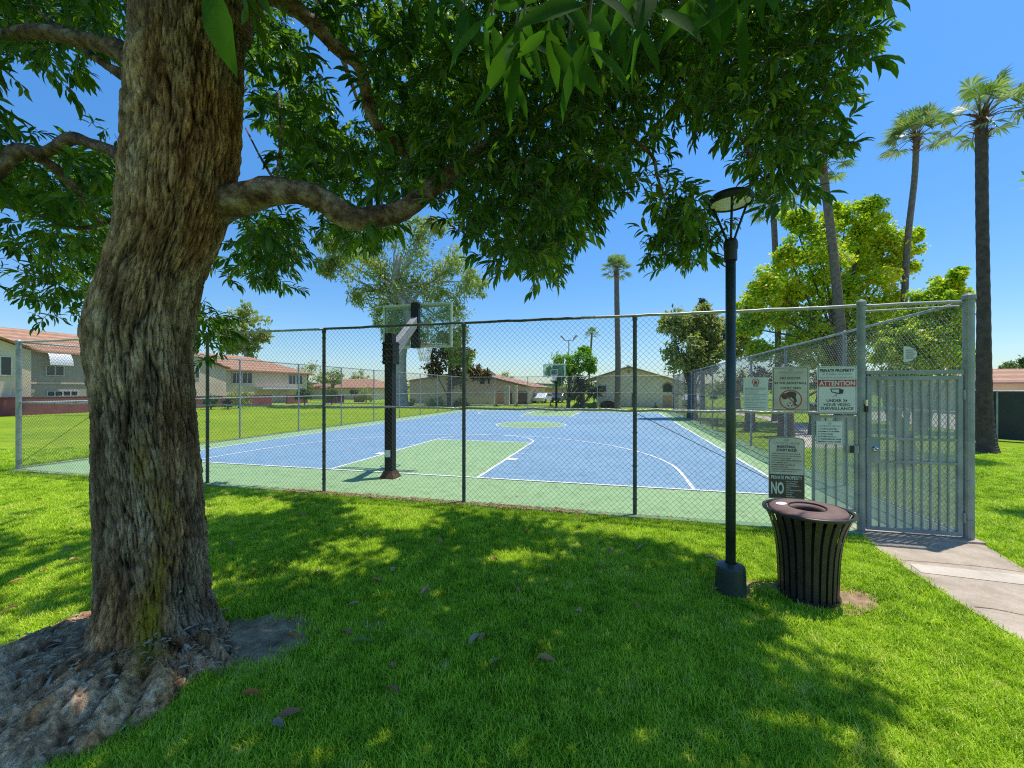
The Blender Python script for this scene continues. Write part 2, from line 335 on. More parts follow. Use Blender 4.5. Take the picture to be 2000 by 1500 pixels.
def leaves(P, D, N, L, Wd, rnd, curl=.12, fine=True):
    """leaf blades from base P along D with normal N"""
    n = len(P); D = D/np.linalg.norm(D, axis=1)[:, None]; B = np.cross(N, D); B /= (np.linalg.norm(B, axis=1)[:, None]+1e-9); N = np.cross(D, B)
    if fine: T = np.array([(0, 0, 0), (.22, .36, .06), (.22, -.36, .06), (.25, 0, 0), (.5, .5, .04), (.5, -.5, .04), (.52, 0, -.02), (.78, .3, -.05), (.78, -.3, -.05), (.78, 0, -.1), (1, 0, -.22)])
    else: T = np.array([(0, 0, 0), (.45, .5, .0), (.45, -.5, .0), (1, 0, -.15)])
    if fine: FQ = np.array([(1, 4, 6, 3), (3, 6, 5, 2), (4, 7, 9, 6), (6, 9, 8, 5)]); FT = np.array([(0, 1, 3), (0, 3, 2), (7, 10, 9), (9, 10, 8)])
    else: FQ = np.array([(0, 2, 3, 1)]); FT = None
    k = len(T); L = np.asarray(L).reshape(-1, 1, 1)*np.ones((n, 1, 1)); Wd = np.asarray(Wd).reshape(-1, 1, 1)*np.ones((n, 1, 1))
    V = P[:, None]+L*T[None, :, 0:1]*D[:, None]+Wd*T[None, :, 1:2]*B[:, None]+L*T[None, :, 2:3]*(curl/.12)*N[:, None]
    off = (np.arange(n)*k)[:, None, None]
    F = [(FQ[None]+off).reshape(-1, 4)]
    if FT is not None: F.append((FT[None]+off).reshape(-1, 3))
    return V.reshape(-1, 3), F, np.repeat(rnd, k)
def unit(n):
    v = rng.normal(size=(n, 3)); return v/np.linalg.norm(v, axis=1)[:, None]
# ------------------------------------------------------------------ ground, court, paths
sheet('lawn', [(-900, -60), (900, -60), (900, 1500), (-900, 1500)], 0, 'turf')
FX0, FX1, FYN, FYF = -13.65, 4.34, 6.36, 35.4         # enclosure
CX0, CX1, CY0, CY1 = -12.4, 3.2, 8.13, 33.8; HX = -4.65
slab = MB().poly([(FX0-.12, FYN-.12, -.1), (FX1+.04, FYN-.12, -.1), (FX1+.5, FYF+.3, -.1), (FX0-.12, FYF+.3, -.1)], .13).build('court_slab', 'court_green', bev=.01); tag(slab, kind='structure')
sheet('court_playing_surface', [(CX0, CY0), (CX1, CY0), (CX1+.2, CY1), (CX0, CY1)], .034, 'court_blue')
def arc(cx, cy, r, a0, a1, n=48): return [(cx+r*math.cos(a0+(a1-a0)*i/n), cy+r*math.sin(a0+(a1-a0)*i/n)) for i in range(n+1)]
def band(mb, pts, wd, z):
    for i in range(len(pts)-1):
        a = Vector((*pts[i], 0)); c = Vector((*pts[i+1], 0)); d = (c-a).normalized(); nrm = Vector((-d.y, d.x, 0))*wd/2; e = d*wd*.3
        mb.poly([(p.x, p.y, z) for p in (a-nrm, c-nrm, c+nrm, a+nrm)])
def ribbon(mb, pts, wd, z):
    L = []; Rr = []
    for i in range(len(pts)):
        a = Vector(pts[max(i-1, 0)]); c = Vector(pts[min(i+1, len(pts)-1)]); d = (c-a).normalized(); nrm = Vector((-d.y, d.x))*wd/2; p = Vector(pts[i])
        L.append((*(p+nrm), z)); Rr.append((*(p-nrm), z))
    n = len(pts); mb.add(L+Rr, [(n+i, n+i+1, i+1, i) for i in range(n-1)])
green = MB(); green.poly([(HX-1.83, CY0, .038), (HX+1.83, CY0, .038), (HX+1.83, CY0+5.8, .038), (HX-1.83, CY0+5.8, .038)])
green.poly([(HX-1.83, CY1-5.8, .038), (HX+1.83, CY1-5.8, .038), (HX+1.83, CY1, .038), (HX-1.83, CY1, .038)])
green.poly([(x, y, .038) for x, y in arc(HX+.35, 20.97, 1.83, 0, 2*math.pi, 48)[:-1]])
tag(green.build('court_green_areas', 'court_green'), kind='structure')
ln = MB(); z = .042; lw = .07
ribbon(ln, [(CX0, CY0), (CX1, CY0)], lw, z); ribbon(ln, [(CX0, CY1), (CX1+.2, CY1)], lw, z); ribbon(ln, [(CX0, CY0+.031), (CX0, CY1-.031)], lw, z); ribbon(ln, [(CX1, CY0+.031), (CX1+.2, CY1-.031)], lw, z)
ribbon(ln, [(CX0+.031, 20.97), (HX+.35-1.83-.031, 20.97)], lw, z); ribbon(ln, [(HX+.35+1.861, 20.97), (CX1+.07, 20.97)], lw, z); ribbon(ln, arc(HX+.35, 20.97, 1.83, 0, 2*math.pi, 64), lw, z)
for s, y0 in ((1, CY0), (-1, CY1)):
    for sx in (-1, 1):
        ribbon(ln, [(HX+sx*1.83, y0+s*.031), (HX+sx*1.83, y0+s*5.77)], lw, z)
        ribbon(ln, [(HX+sx*6.1, y0+s*.031), (HX+sx*6.1, y0+s*1.6)], lw, z)
        x = HX+sx*1.86
        for k, yy in enumerate((2.2, 3.3, 4.2, 5.1)):
            ln.poly([(a, b_, z) for a, b_ in (((x, y0+s*yy), (x+sx*.26, y0+s*yy), (x+sx*.26, y0+s*(yy+(.30 if k == 0 else .05))), (x, y0+s*(yy+(.30 if k == 0 else .05)))))])
    ribbon(ln, [(HX-1.83, y0+s*5.8), (HX+1.83, y0+s*5.8)], lw, z)
    ribbon(ln, arc(HX, y0+s*5.831, 1.83, 0.02, s*math.pi-.02*s), lw, z)
    ribbon(ln, arc(HX, y0+s*1.6, 6.1, 0.0, s*math.pi, 72), lw, z)
tag(ln.build('court_lines', 'line_white'), kind='structure')
# concrete path to the gate
def gp(u, v): p = G(u, v); return (p.x, p.y)
path = MB()
A = [gp(1683, 1047), gp(1720, 1078), gp(1790, 1125), gp(1870, 1178), gp(2000, 1258), (G(2000, 1258)+(G(2000, 1258)-G(1870, 1178))*3).xy[:]]
B = [gp(1898, 1054), gp(1925, 1068), gp(1955, 1085), gp(2000, 1112), gp(2130, 1175), (G(2130, 1175)+(G(2130, 1175)-G(2000, 1112))*2.2).xy[:]]
path.add([(*p, .012) for p in A]+[(*p, .012) for p in B], [(i, i+1, 7+i, 6+i) for i in range(5)])
path.poly([(G(1683, 1046).x, G(1683, 1046).y-.02, .0125), (4.36, 6.22, .0125), (4.36, 6.23, .0125), (3.16, 6.24, .0125)]).box(3.14, 4.42, 6.215, 6.55, -.02, .036)
tag(path.build('path', 'concrete'), kind='structure')
pj = MB()
pj.poly([(*gp(1775, 1103), .016), (*gp(1800, 1121), .016), (*gp(2060, 1152), .016), (*gp(2010, 1127), .016)])
tag(pj.build('path_pale_slab', 'concrete_pale'), kind='structure')
cr = MB(); ribbon(cr, [gp(1902, 1188), gp(1940, 1192), gp(1965, 1197), gp(2000, 1204), gp(2080, 1220)], .012, .017); ribbon(cr, [gp(1760, 1096), gp(1900, 1107), gp(2010, 1121)], .01, .017)
tag(cr.build('path_joints', 'soil'), kind='structure')
# far pavements and road
sheet('road', [(-60, 47), (60, 41), (60, 43.2), (-60, 49.5)], .01, 'asphalt')
MBp = MB(); ribbon(MBp, [(6.5, 15), (9, 22), (10, 30), (8, 40)], 1.3, .012); ribbon(MBp, [(14, 15.2), (60, 8)], 1.1, .013); tag(MBp.build('far_path', 'concrete_pale'), kind='structure')
sheet('tennis_court', [(15.5, 15.9), (60, 9), (60, 40), (15.5, 40)], .018, 'concrete_pale')
# dirt patches
def blob(name, c, rx, ry, rot=0, z=.006, amp=.25, mat='soil', seed=0):
    pts = []
    for i in range(48):
        a = 2*math.pi*i/48; k = 1+amp*noise.noise(Vector((math.cos(a)*1.6, math.sin(a)*1.6, seed*3.1)))*2
        x, y = rx*k*math.cos(a), ry*k*math.sin(a); pts.append((c[0]+x*math.cos(rot)-y*math.sin(rot), c[1]+x*math.sin(rot)+y*math.cos(rot)))
    return sheet(name, pts, z, mat), pts
TC = W(300, 760, 3.0); TC.z = 0
DIRT = []
p = G(500, 1245); o, pts = blob('dirt_patch', (p.x, p.y), .50, .36, TH, seed=1); DIRT.append(((p.x, p.y), .50, .36))
p = G(1640, 1168); o, pts = blob('dirt_patch', (p.x, p.y), .42, .2, TH+.3, seed=2, z=.007); DIRT.append(((p.x-.02, p.y), .42, .2))
p = G(1500, 1145); o, pts = blob('dirt_patch', (p.x, p.y), .42, .10, TH, seed=3, z=.008); DIRT.append(((p.x, p.y), .38, .09))
p = G(1432, 1150); o, pts = blob('dirt_patch', (p.x, p.y), .22, .2, TH, seed=4, z=.009); DIRT.append(((p.x, p.y), .19, .17))
# ------------------------------------------------------------------ grass blades as one stuff object
clumps = bpy.data.collections.new('clumps')
for k in range(5):
    nb_ = 26; P = rng.normal(size=(nb_, 2))*.030; V = []; F = []
    for i in range(nb_):
        a = rng.uniform(0, 6.28); h = rng.uniform(.014, .036)*(1.0 if k < 4 else 1.5); lean = rng.uniform(.2, 1.3)*h; wd = rng.uniform(.0016, .003)
        d = np.array([math.cos(a), math.sin(a)]); q = np.array([-d[1], d[0]])*wd
        b0 = P[i]; m1 = b0+d*lean*.35; t1 = b0+d*lean; o_ = len(V)
        V += [(*(b0-q), -.005), (*(b0+q), -.005), (*(m1+q*.9), h*.55), (*(m1-q*.9), h*.55), (*t1, h)]
        F += [(o_, o_+1, o_+2, o_+3), (o_+3, o_+2, o_+4)]
    me = bpy.data.meshes.new('blade_clump'); me.from_pydata(V, [], F); me.materials.append(M['blade'])
    clumps.objects.link(bpy.data.objects.new('blade_clump', me))
def inside(px, py, poly):
    ins = np.zeros(len(px), bool); n = len(poly)
    for i in range(n):
        x0, y0 = poly[i][0], poly[i][1]; x1, y1 = poly[(i+1) % n][0], poly[(i+1) % n][1]
        c = ((y0 > py) != (y1 > py)) & (px < (x1-x0)*(py-y0)/((y1-y0)+1e-12)+x0); ins ^= c
    return ins
pathpoly = A+B[::-1]
PTS = []; SC = []
for z0, z1, dens, sc in ((1.3, 3.2, 900, 1.0), (3.2, 5.2, 560, 1.15), (5.2, 8.5, 330, 1.3), (8.5, 13, 130, 1.6)):
    wmax = 1.45*z1+.6; n = int(dens*2*wmax*(z1-z0))
    xc = rng.uniform(-wmax, wmax, n); zz = rng.uniform(z0, z1, n); k = np.abs(xc) < 1.34*zz+.5; xc, zz = xc[k], zz[k]
    x = xc*CT-zz*ST; y = xc*ST+zz*CT
    ok = ~((x > FX0-.16) & (x < FX1+.1) & (y > FYN-.16)) & ~inside(x, y, pathpoly) & ~((x > 3.1) & (x < 4.4) & (y > 6.2) & (y < 6.6)) & (np.hypot(x-TC.x, y-TC.y) > .42)
    for (c, rx, ry) in DIRT: ok &= (((x-c[0])/rx)**2+((y-c[1])/ry)**2 > rng.uniform(.45, 1.1, len(x)))
    PTS.append(np.c_[x, y][ok]); SC.append(np.full(ok.sum(), sc))
PTS = np.concatenate(PTS); SC = np.concatenate(SC)
ROOT = [(-180, 1.2), (-140, 1.25), (-110, 1.2), (-85, 1.1), (-62, 1.02), (-45, .86), (-28, .66), (-14, .85), (0, .58), (20, .5), (60, .42), (100, .45), (140, .75), (160, 1.0), (180, 1.2)]
def rout(t):                                          # reach of the root flare, t in camera-right frame degrees
    xs = [a for a, _ in ROOT]; ys = [b_ for _, b_ in ROOT]; return np.interp((np.asarray(t)+180) % 360-180, xs, ys)
rel = PTS-np.array([TC.x, TC.y]); ang = np.degrees(np.arctan2(rel[:, 1], rel[:, 0]))-math.degrees(TH)
ok = np.hypot(rel[:, 0], rel[:, 1]) > rout(ang)*rng.uniform(.55, .98, len(PTS)); PTS, SC = PTS[ok], SC[ok]
n = len(PTS); tall = np.array([noise.noise(Vector((p[0]*1.7, p[1]*1.7, 0))) for p in PTS])
SC = SC*(1+.35*tall)*rng.uniform(.8, 1.2, n)
me = npmesh('grass', np.c_[PTS, np.zeros(n)], [np.zeros((0, 3), int)], {'sc': SC, 'ry': rng.uniform(0, 6.28, n)}) if False else bpy.data.meshes.new('grass')
me.vertices.add(n); me.vertices.foreach_set('co', np.c_[PTS, np.zeros(n)].astype(np.float32).ravel())
for k, a in (('sc', SC), ('ry', rng.uniform(0, 6.28, n))):
    at = me.attributes.new(k, 'FLOAT', 'POINT'); at.data.foreach_set('value', a.astype(np.float32))
gobj = link('grass', me, 'blade'); tag(gobj, 'green lawn grass blades around the tree and lamp', 'grass', kind='stuff')
ng = bpy.data.node_groups.new('grass_nodes', 'GeometryNodeTree')
ng.interface.new_socket(name='Geometry', in_out='INPUT', socket_type='NodeSocketGeometry'); ng.interface.new_socket(name='Geometry', in_out='OUTPUT', socket_type='NodeSocketGeometry')
gi = ng.nodes.new('NodeGroupInput'); go = ng.nodes.new('NodeGroupOutput'); ip = ng.nodes.new('GeometryNodeInstanceOnPoints'); ci = ng.nodes.new('GeometryNodeCollectionInfo')
ci.inputs['Collection'].default_value = clumps; ci.inputs['Separate Children'].default_value = True; ci.inputs['Reset Children'].default_value = True
ip.inputs['Pick Instance'].default_value = True
def nattr(nm):
    a = ng.nodes.new('GeometryNodeInputNamedAttribute'); a.data_type = 'FLOAT'; a.inputs['Name'].default_value = nm; return a.outputs['Attribute']
cx = ng.nodes.new('ShaderNodeCombineXYZ'); ng.links.new(nattr('ry'), cx.inputs[2]); ng.links.new(cx.outputs[0], ip.inputs['Rotation'])
ng.links.new(nattr('sc'), ip.inputs['Scale']); ng.links.new(ci.outputs[0], ip.inputs['Instance']); ng.links.new(gi.outputs[0], ip.inputs['Points']); ng.links.new(ip.outputs[0], go.inputs[0])
gm_ = gobj.modifiers.new('blades', 'NODES'); gm_.node_group = ng
# ------------------------------------------------------------------ main tree
def tree_root(name, base, label, cat, group=None): return thing(name, base, label, cat, group)
TR = tree_root('shade_tree', TC, 'big leaning tree with thick furrowed trunk and spreading leafy canopy in the foreground', 'tree')
prof = [(-260, 400, .30), (-150, 392, .34), (0, 378, .375), (100, 374, .36), (200, 368, .36), (300, 364, .355), (400, 348, .34), (470, 332, .318), (540, 303, .312), (600, 286, .33), (650, 276, .342), (700, 275, .33), (800, 280, .32), (900, 287, .325), (1000, 296, .325), (1100, 301, .33), (1180, 302, .34), (1230, 302, .37)]
hz = np.array([CAMH+(760-v)/787*3.0 for v, _, _ in prof][::-1]); hx = np.array([(u-300)/787*3.0 for _, u, _ in prof][::-1]); hr = np.array([r for _, _, r in prof][::-1])-.018
NT, NH, NF = 420, 720, 110
th = np.linspace(0, 2*math.pi, NT, endpoint=False)
V = []; GRV = []; MOS = []; PAL = []
zs = np.linspace(.22, hz[-1], NH)
def bark_disp(ct, st, s, h):
    tw = h*.10; c = ct*math.cos(tw)-st*math.sin(tw); s2 = ct*math.sin(tw)+st*math.cos(tw)
    wv = noise.noise(Vector((c*1.2, s2*1.2, h*.8)))*.5
    p = Vector((c*3.2+wv, s2*3.2+wv, h*1.1)); n1 = 1-abs(noise.noise(p))*2.4
    w2 = noise.noise(Vector((c*5, s2*5, h*4)))*.35
    n2 = 1-abs(noise.noise(Vector((c*8+wv+w2, s2*8+w2, h*3.9+5))))*2.6
    n3 = noise.noise(Vector((c*26, s2*26, h*13+9)))
    n4 = 1-abs(noise.noise(Vector((c*17+w2*2, s2*17-w2*2, h*8.5+2))))*2.4
    g = -max(0, n1-.62)*.8 - max(0, n2-.5)*.6 - max(0, n4-.5)*.6
    return g, n3, noise.noise(Vector((c*1.3, s2*1.3, h*.9+3)))
V = []; GRV = []; MOS = []; PAL = []
for i in range(NH+NF):
    if i < NF:
        t = 1-i/NF; hh = .22
    else: t = 0; hh = zs[i-NF]
    cx0 = np.interp(hh, hz, hx); r0 = np.interp(hh, hz, hr)
    for j in range(NT):
        ct, st = math.cos(th[j]), math.sin(th[j]); g, n3, lo = bark_disp(ct, st, 0, hh if t == 0 else .22-t*1.3)
        fl = max(0, (.55-hh)/.33); lobe = .5+.5*math.sin(3*th[j]+1.0)
        bur = 0.0
        rr = r0+.035*lo+g*.045+n3*.011+(.05*lobe*fl**1.5 if t == 0 else .05*lobe)
        zz = hh
        if t > 0:
            reach = float(rout(math.degrees(th[j]))); rr = rr+(reach-rr)*(1-(1-t)**1.35)
            ridge = (1-abs(noise.noise(Vector((ct*3.1+t*.5, st*3.1, 4))))*3.2)*.75+(1-abs(noise.noise(Vector((ct*7+t, st*7, 9))))*3)*.3-.25
            bs = noise.noise(Vector((ct*rr*3, st*rr*3, 7)))+.6*noise.noise(Vector((ct*rr*9, st*rr*9, 2)))
            hmul = 1.0 if reach > .8 else .7
            zz = .22*(1-t)**1.6*hmul+(.22*(1-hmul))*(1-t)**4+(.05*(1+ridge*1.9))*math.sin(math.pi*min(1, t*1.0))*(1 if reach > .8 else .3)+bs*.022*(1-(1-t)**4)+g*.03-max(0, 1-abs(noise.noise(Vector((ct*15, st*15, t*3))))*4)*.014-.04*t**6
        V.append((cx0*CT*(1 if t == 0 else 1)+rr*(ct*CT-st*ST), cx0*ST+rr*(ct*ST+st*CT), zz))
        GRV.append(min(1, max(0, (.8 if t == 0 else .86+.18*ridge)+g*.9+n3*.35)))
        deg = math.degrees(th[j]); dd = ((deg+44+180) % 360)-180
        mz = math.exp(-((dd+10*math.sin(hh*5))/13)**2)*(1.0 if .15 < hh < 1.15 and t < .3 else max(0, 1-(hh-1.15)/.5) if hh >= 1.15 else .1)
        mz = max(mz, .55*math.exp(-(((deg+175) % 360-0)/25)**2)*(1 if 1.5 < hh < 2.3 else 0))
        MOS.append(mz); PAL.append(min(1, t*4) if t > 0 else max(0, .35-hh*.25))
idx = np.arange((NH+NF)*NT).reshape(NH+NF, NT)
F = np.stack([idx[:-1], np.roll(idx, -1, 1)[:-1], np.roll(idx, -1, 1)[1:], idx[1:]], -1).reshape(-1, 4)
me = npmesh('trunk', np.array(V), [F], {'groove': GRV, 'moss': MOS, 'pale': PAL})
tr = link('trunk', me, 'bark', smooth=True); tr.parent = TR
def spline(pts, n=6):
    out = []; P = [np.array(p, float) for p in pts]; P = [2*P[0]-P[1]]+P+[2*P[-1]-P[-2]]
    for i in range(1, len(P)-2):
        for k in range(n):
            t = k/n; a, b_, c, d = P[i-1:i+3]
            out.append(.5*((2*b_)+(-a+c)*t+(2*a-5*b_+4*c-d)*t*t+(-a+3*b_-3*c+d)*t**3))
    out.append(P[-2]); return out
def limb(name, pts, parent, mat='bark_limb', n=16, lump=.12):
    """pts: (u, v, z, r)"""
    S = spline([(*W(u, v, z_), r) for u, v, z_, r in pts], 14)
    mb = MB(); mb.tube([s[:3] for s in S], [float(max(.004, s[3])) for s in S], n)
    o = mb.build(name, mat, None, True); o.parent = parent; o.matrix_parent_inverse = Matrix.Translation(-parent.location)
    me = o.data
    for v in me.vertices:
        q = v.co*5; k = v.index//n; k = min(k, len(S)-1); c = Vector(S[k][:3]); d = v.co-c; v.co = c+d*(1+lump*noise.noise(q)*2+lump*.8*noise.noise(q*3)+lump*.4*noise.noise(q*8))
    return o
limb('branch', [(340, 455, 3.22, .16), (410, 412, 3.16, .15), (462, 390, 3.06, .122), (520, 376, 3.0, .098), (590, 378, 3.0, .086), (640, 398, 3.05, .09), (690, 428, 3.1, .088), (740, 424, 3.15, .078), (800, 402, 3.2, .074), (865, 352, 3.3, .068), (930, 300, 3.45, .058), (1010, 250, 3.6, .055), (1100, 200, 3.8, .04), (1200, 160, 4.0, .025)], TR, n=18)
limb('branch', [(450, 60, 3.05, .13), (500, -10, 3.1, .09), (560, 5, 3.15, .068), (610, 45, 3.2, .056), (655, 92, 3.25, .05), (700, 128, 3.35, .047), (718, 190, 3.45, .05), (730, 235, 3.5, .045), (765, 272, 3.6, .036), (790, 300, 3.7, .028), (802, 340, 3.8, .015)], TR)
limb('branch', [(765, 272, 3.6, .03), (810, 275, 3.7, .022), (845, 290, 3.8, .02), (870, 312, 3.9, .012)], TR, n=8)
limb('branch', [(270, 120, 3.0, .11), (215, 92, 3.0, .064), (150, 75, 3.05, .058), (60, 62, 3.1, .05), (-40, 75, 3.2, .045), (-200, 40, 3.4, .03)], TR)
limb('branch', [(270, 160, 3.0, .07), (225, 138, 3.1, .034), (185, 112, 3.2, .028), (150, 82, 3.3, .022), (60, 10, 3.6, .015)], TR, n=8)
limb('branch', [(270, 330, 3.05, .10), (225, 298, 3.05, .046), (185, 283, 3.05, .042), (140, 270, 3.08, .045), (90, 296, 3.1, .042), (35, 296, 3.1, .05), (-10, 340, 3.1, .045), (-120, 420, 3.2, .03)], TR)
limb('branch', [(60, 300, 3.1, .04), (110, 330, 3.2, .036), (150, 375, 3.35, .032), (165, 400, 3.5, .026), (200, 440, 3.8, .02)], TR, n=8)
limb('branch', [(-20, 398, 3.6, .012), (60, 415, 3.7, .016), (120, 438, 3.8, .02), (170, 445, 3.9, .02), (240, 420, 4.0, .02)], TR, n=6)
limb('branch', [(1250, 90, 3.6, .02), (1330, 150, 3.5, .018), (1370, 190, 3.4, .015), (1440, 260, 3.3, .012), (1480, 330, 3.2, .008)], TR, n=6)
limb('branch', [(1100, 200, 3.7, .03), (1200, 250, 3.5, .02), (1270, 300, 3.4, .014), (1285, 350, 3.3, .011), (1310, 420, 3.2, .006)], TR, n=6)
limb('branch', [(1060, 230, 3.6, .03), (1050, 320, 3.4, .018), (1060, 400, 3.2, .012), (1040, 470, 3.1, .006)], TR, n=6)
limb('branch', [(540, 350, 3.1, .012), (548, 280, 3.3, .012), (545, 180, 3.6, .009)], TR, n=6)
limb('branch', [(535, 352, 3.1, .01), (505, 300, 3.3, .008), (480, 250, 3.5, .006)], TR, n=6)
# high limbs above the frame that carry the rest of the canopy
limb('branch', [(400, -150, 3.0, .28), (450, -500, 3.1, .22), (700, -800, 3.3, .15), (1300, -900, 3.3, .09), (2000, -1000, 3.2, .04)], TR)
limb('branch', [(400, -240, 3.0, .25), (380, -420, 3.6, .2), (520, -200, 5.0, .12), (640, 40, 7.0, .07), (700, 200, 8.5, .03)], TR)
limb('branch', [(380, -240, 3.0, .22), (250, -420, 3.2, .16), (0, -350, 4.2, .1), (-200, -60, 6.0, .05)], TR)
limb('branch', [(1200, 150, 3.9, .03), (1400, 60, 3.9, .03), (1600, 20, 3.7, .02), (1720, -30, 3.5, .012)], TR, n=8)
# crown: (u, v, radius px, z, depth spread, sprigs)
CL = [
 # around and behind the upper right branch
 (545, 110, 60, 5, .8, 26), (600, 190, 48, 5.2, .8, 16), (545, 215, 50, 5.2, .8, 16), (520, 60, 50, 5, .8, 16),
 (600, 280, 60, 5.6, .9, 30), (670, 300, 70, 5.8, .9, 40), (650, 350, 60, 5.6, .8, 26), (740, 340, 60, 5.4, .9, 30), (820, 320, 70, 4.6, .9, 40),
 (590, 330, 45, 5.4, .8, 16), (790, 180, 80, 5.2, 1.2, 46), (850, 230, 80, 4.6, 1.2, 50), (760, 60, 80, 5.5, 1.2, 52), (660, 20, 60, 5.6, 1.2, 26), (840, 80, 90, 5.0, 1.2, 54), (700, 80, 40, 6, 1, 12),
 (740, 190, 40, 5.6, .8, 12), (770, 250, 50, 5.4, .8, 20), (520, 170, 30, 5, .6, 8),
 # mid top
 (940, 60, 90, 4.4, 1.2, 54), (1040, 60, 90, 4.2, 1.2, 54), (1140, 60, 90, 4.0, 1.2, 54), (1240, 70, 90, 4.0, 1.2, 50), (1340, 60, 90, 4.0, 1.2, 50), (1440, 70, 90, 3.9, 1.0, 50), (1540, 60, 90, 3.8, 1.0, 46), (1630, 50, 80, 3.7, .8, 36), (1700, 20, 45, 3.6, .5, 10), (1690, 90, 30, 3.6, .4, 5),
 (920, 170, 90, 4.2, 1.2, 54), (1010, 170, 90, 4.0, 1.2, 54), (1100, 170, 90, 3.9, 1.2, 54), (1200, 170, 80, 3.9, 1.0, 40), (1290, 160, 80, 3.9, 1.0, 36), (1390, 150, 80, 3.7, .9, 38), (1480, 150, 85, 3.6, .9, 42), (1570, 140, 80, 3.5, .8, 38), (1640, 130, 55, 3.5, .6, 18),
 # lower middle mass
 (920, 280, 80, 3.7, .9, 44), (1000, 290, 85, 3.6, .9, 46), (1090, 290, 85, 3.6, .9, 46), (1180, 270, 70, 3.7, .8, 28), (1240, 250, 45, 3.7, .6, 10),
 (930, 370, 70, 3.4, .7, 34), (1010, 380, 80, 3.3, .7, 42), (1090, 380, 75, 3.3, .7, 38), (1160, 350, 60, 3.4, .6, 24), (1220, 350, 40, 3.4, .5, 9),
 (905, 430, 40, 3.2, .4, 10), (970, 460, 60, 3.2, .5, 26), (1040, 465, 65, 3.1, .5, 30), (1110, 440, 45, 3.2, .4, 14), (1070, 520, 40, 3.1, .3, 12), (1010, 510, 35, 3.1, .3, 8),
 (1265, 300, 22, 3.5, .3, 3),
 # small lobe left of the lamp
 (1320, 410, 50, 4.4, .3, 26), (1360, 440, 50, 4.5, .3, 28), (1310, 470, 42, 4.4, .3, 20), (1285, 510, 28, 4.4, .3, 12), (1350, 490, 38, 4.4, .3, 16), (1290, 350, 22, 3.3, .3, 3), (1390, 450, 26, 4.4, .2, 7),
 # right lobe
 (1500, 240, 75, 3.4, .7, 36), (1580, 230, 65, 3.4, .6, 28), (1420, 220, 55, 3.5, .6, 18), (1630, 200, 40, 3.4, .5, 9), (1520, 310, 60, 3.3, .5, 26), (1585, 300, 45, 3.3, .4, 14), (1475, 300, 36, 4.2, .3, 12), (1535, 370, 40, 3.9, .3, 14), (1490, 375, 28, 4.3, .2, 8), (1640, 270, 22, 3.3, .3, 3), (1380, 250, 30, 3.5, .5, 5),
 # below the limb
 (520, 450, 55, 4.6, .6, 22), (560, 480, 48, 4.6, .6, 18), (520, 530, 42, 4.6, .5, 12), (480, 480, 45, 4.4, .6, 12), (545, 550, 26, 4.5, .4, 5), (455, 545, 28, 4.4, .4, 5), (600, 460, 26, 4.6, .4, 5), (660, 430, 40, 4.4, .6, 10), (730, 440, 50, 4.4, .6, 16), (720, 480, 25, 4.4, .4, 5),
 # hanging by the trunk
 (405, 640, 40, 3.9, .3, 14), (400, 690, 28, 3.9, .3, 8), (430, 640, 26, 3.9, .3, 6), (395, 610, 26, 4, .3, 6),
 # left of trunk
 (40, 20, 80, 4.2, 1, 34), (130, 30, 80, 4.2, 1, 34), (210, 20, 60, 4.2, 1, 20), (110, 110, 45, 4.0, .8, 10), (30, 110, 40, 3.8, .8, 8), (200, 80, 40, 4, .8, 8), (0, 150, 20, 3.6, .4, 3),
 (25, 270, 38, 3.6, .5, 10), (200, 270, 35, 4.2, .5, 9), (210, 340, 50, 4.4, .6, 16), (150, 330, 50, 4.4, .6, 14), (80, 350, 50, 4.2, .6, 14), (30, 350, 40, 4.0, .6, 10),
 (190, 410, 55, 4.4, .6, 20), (120, 400, 45, 4.2, .6, 11), (60, 420, 40, 4.2, .6, 8), (180, 490, 60, 4.2, .6, 26), (110, 480, 55, 4, .6, 20), (50, 470, 45, 3.8, .6, 12), (10, 500, 30, 3.6, .5, 7),
 (180, 560, 50, 4.1, .5, 20), (120, 560, 50, 3.9, .5, 20), (70, 560, 36, 3.7, .5, 10), (150, 610, 34, 4.0, .4, 9), (90, 610, 26, 3.9, .4, 5), (30, 560, 24, 3.6, .4, 3), (205, 500, 40, 4.3, .5, 10),
 (-40, 330, 80, 3.6, .8, 12), (-60, 60, 90, 4, 1, 16),
]
SP = []
for (u, v, r, z_, dz, n) in CL:
    for k in range(int(n*(.66 if u < 240 else 1.05))):
        a = random.uniform(0, 6.283); q = r*.92*math.sqrt(random.random())
        SP.append(W(u+q*math.cos(a), v-8+q*math.sin(a), max(1.6, z_+random.uniform(-dz, dz))))
NVIS = len(SP)
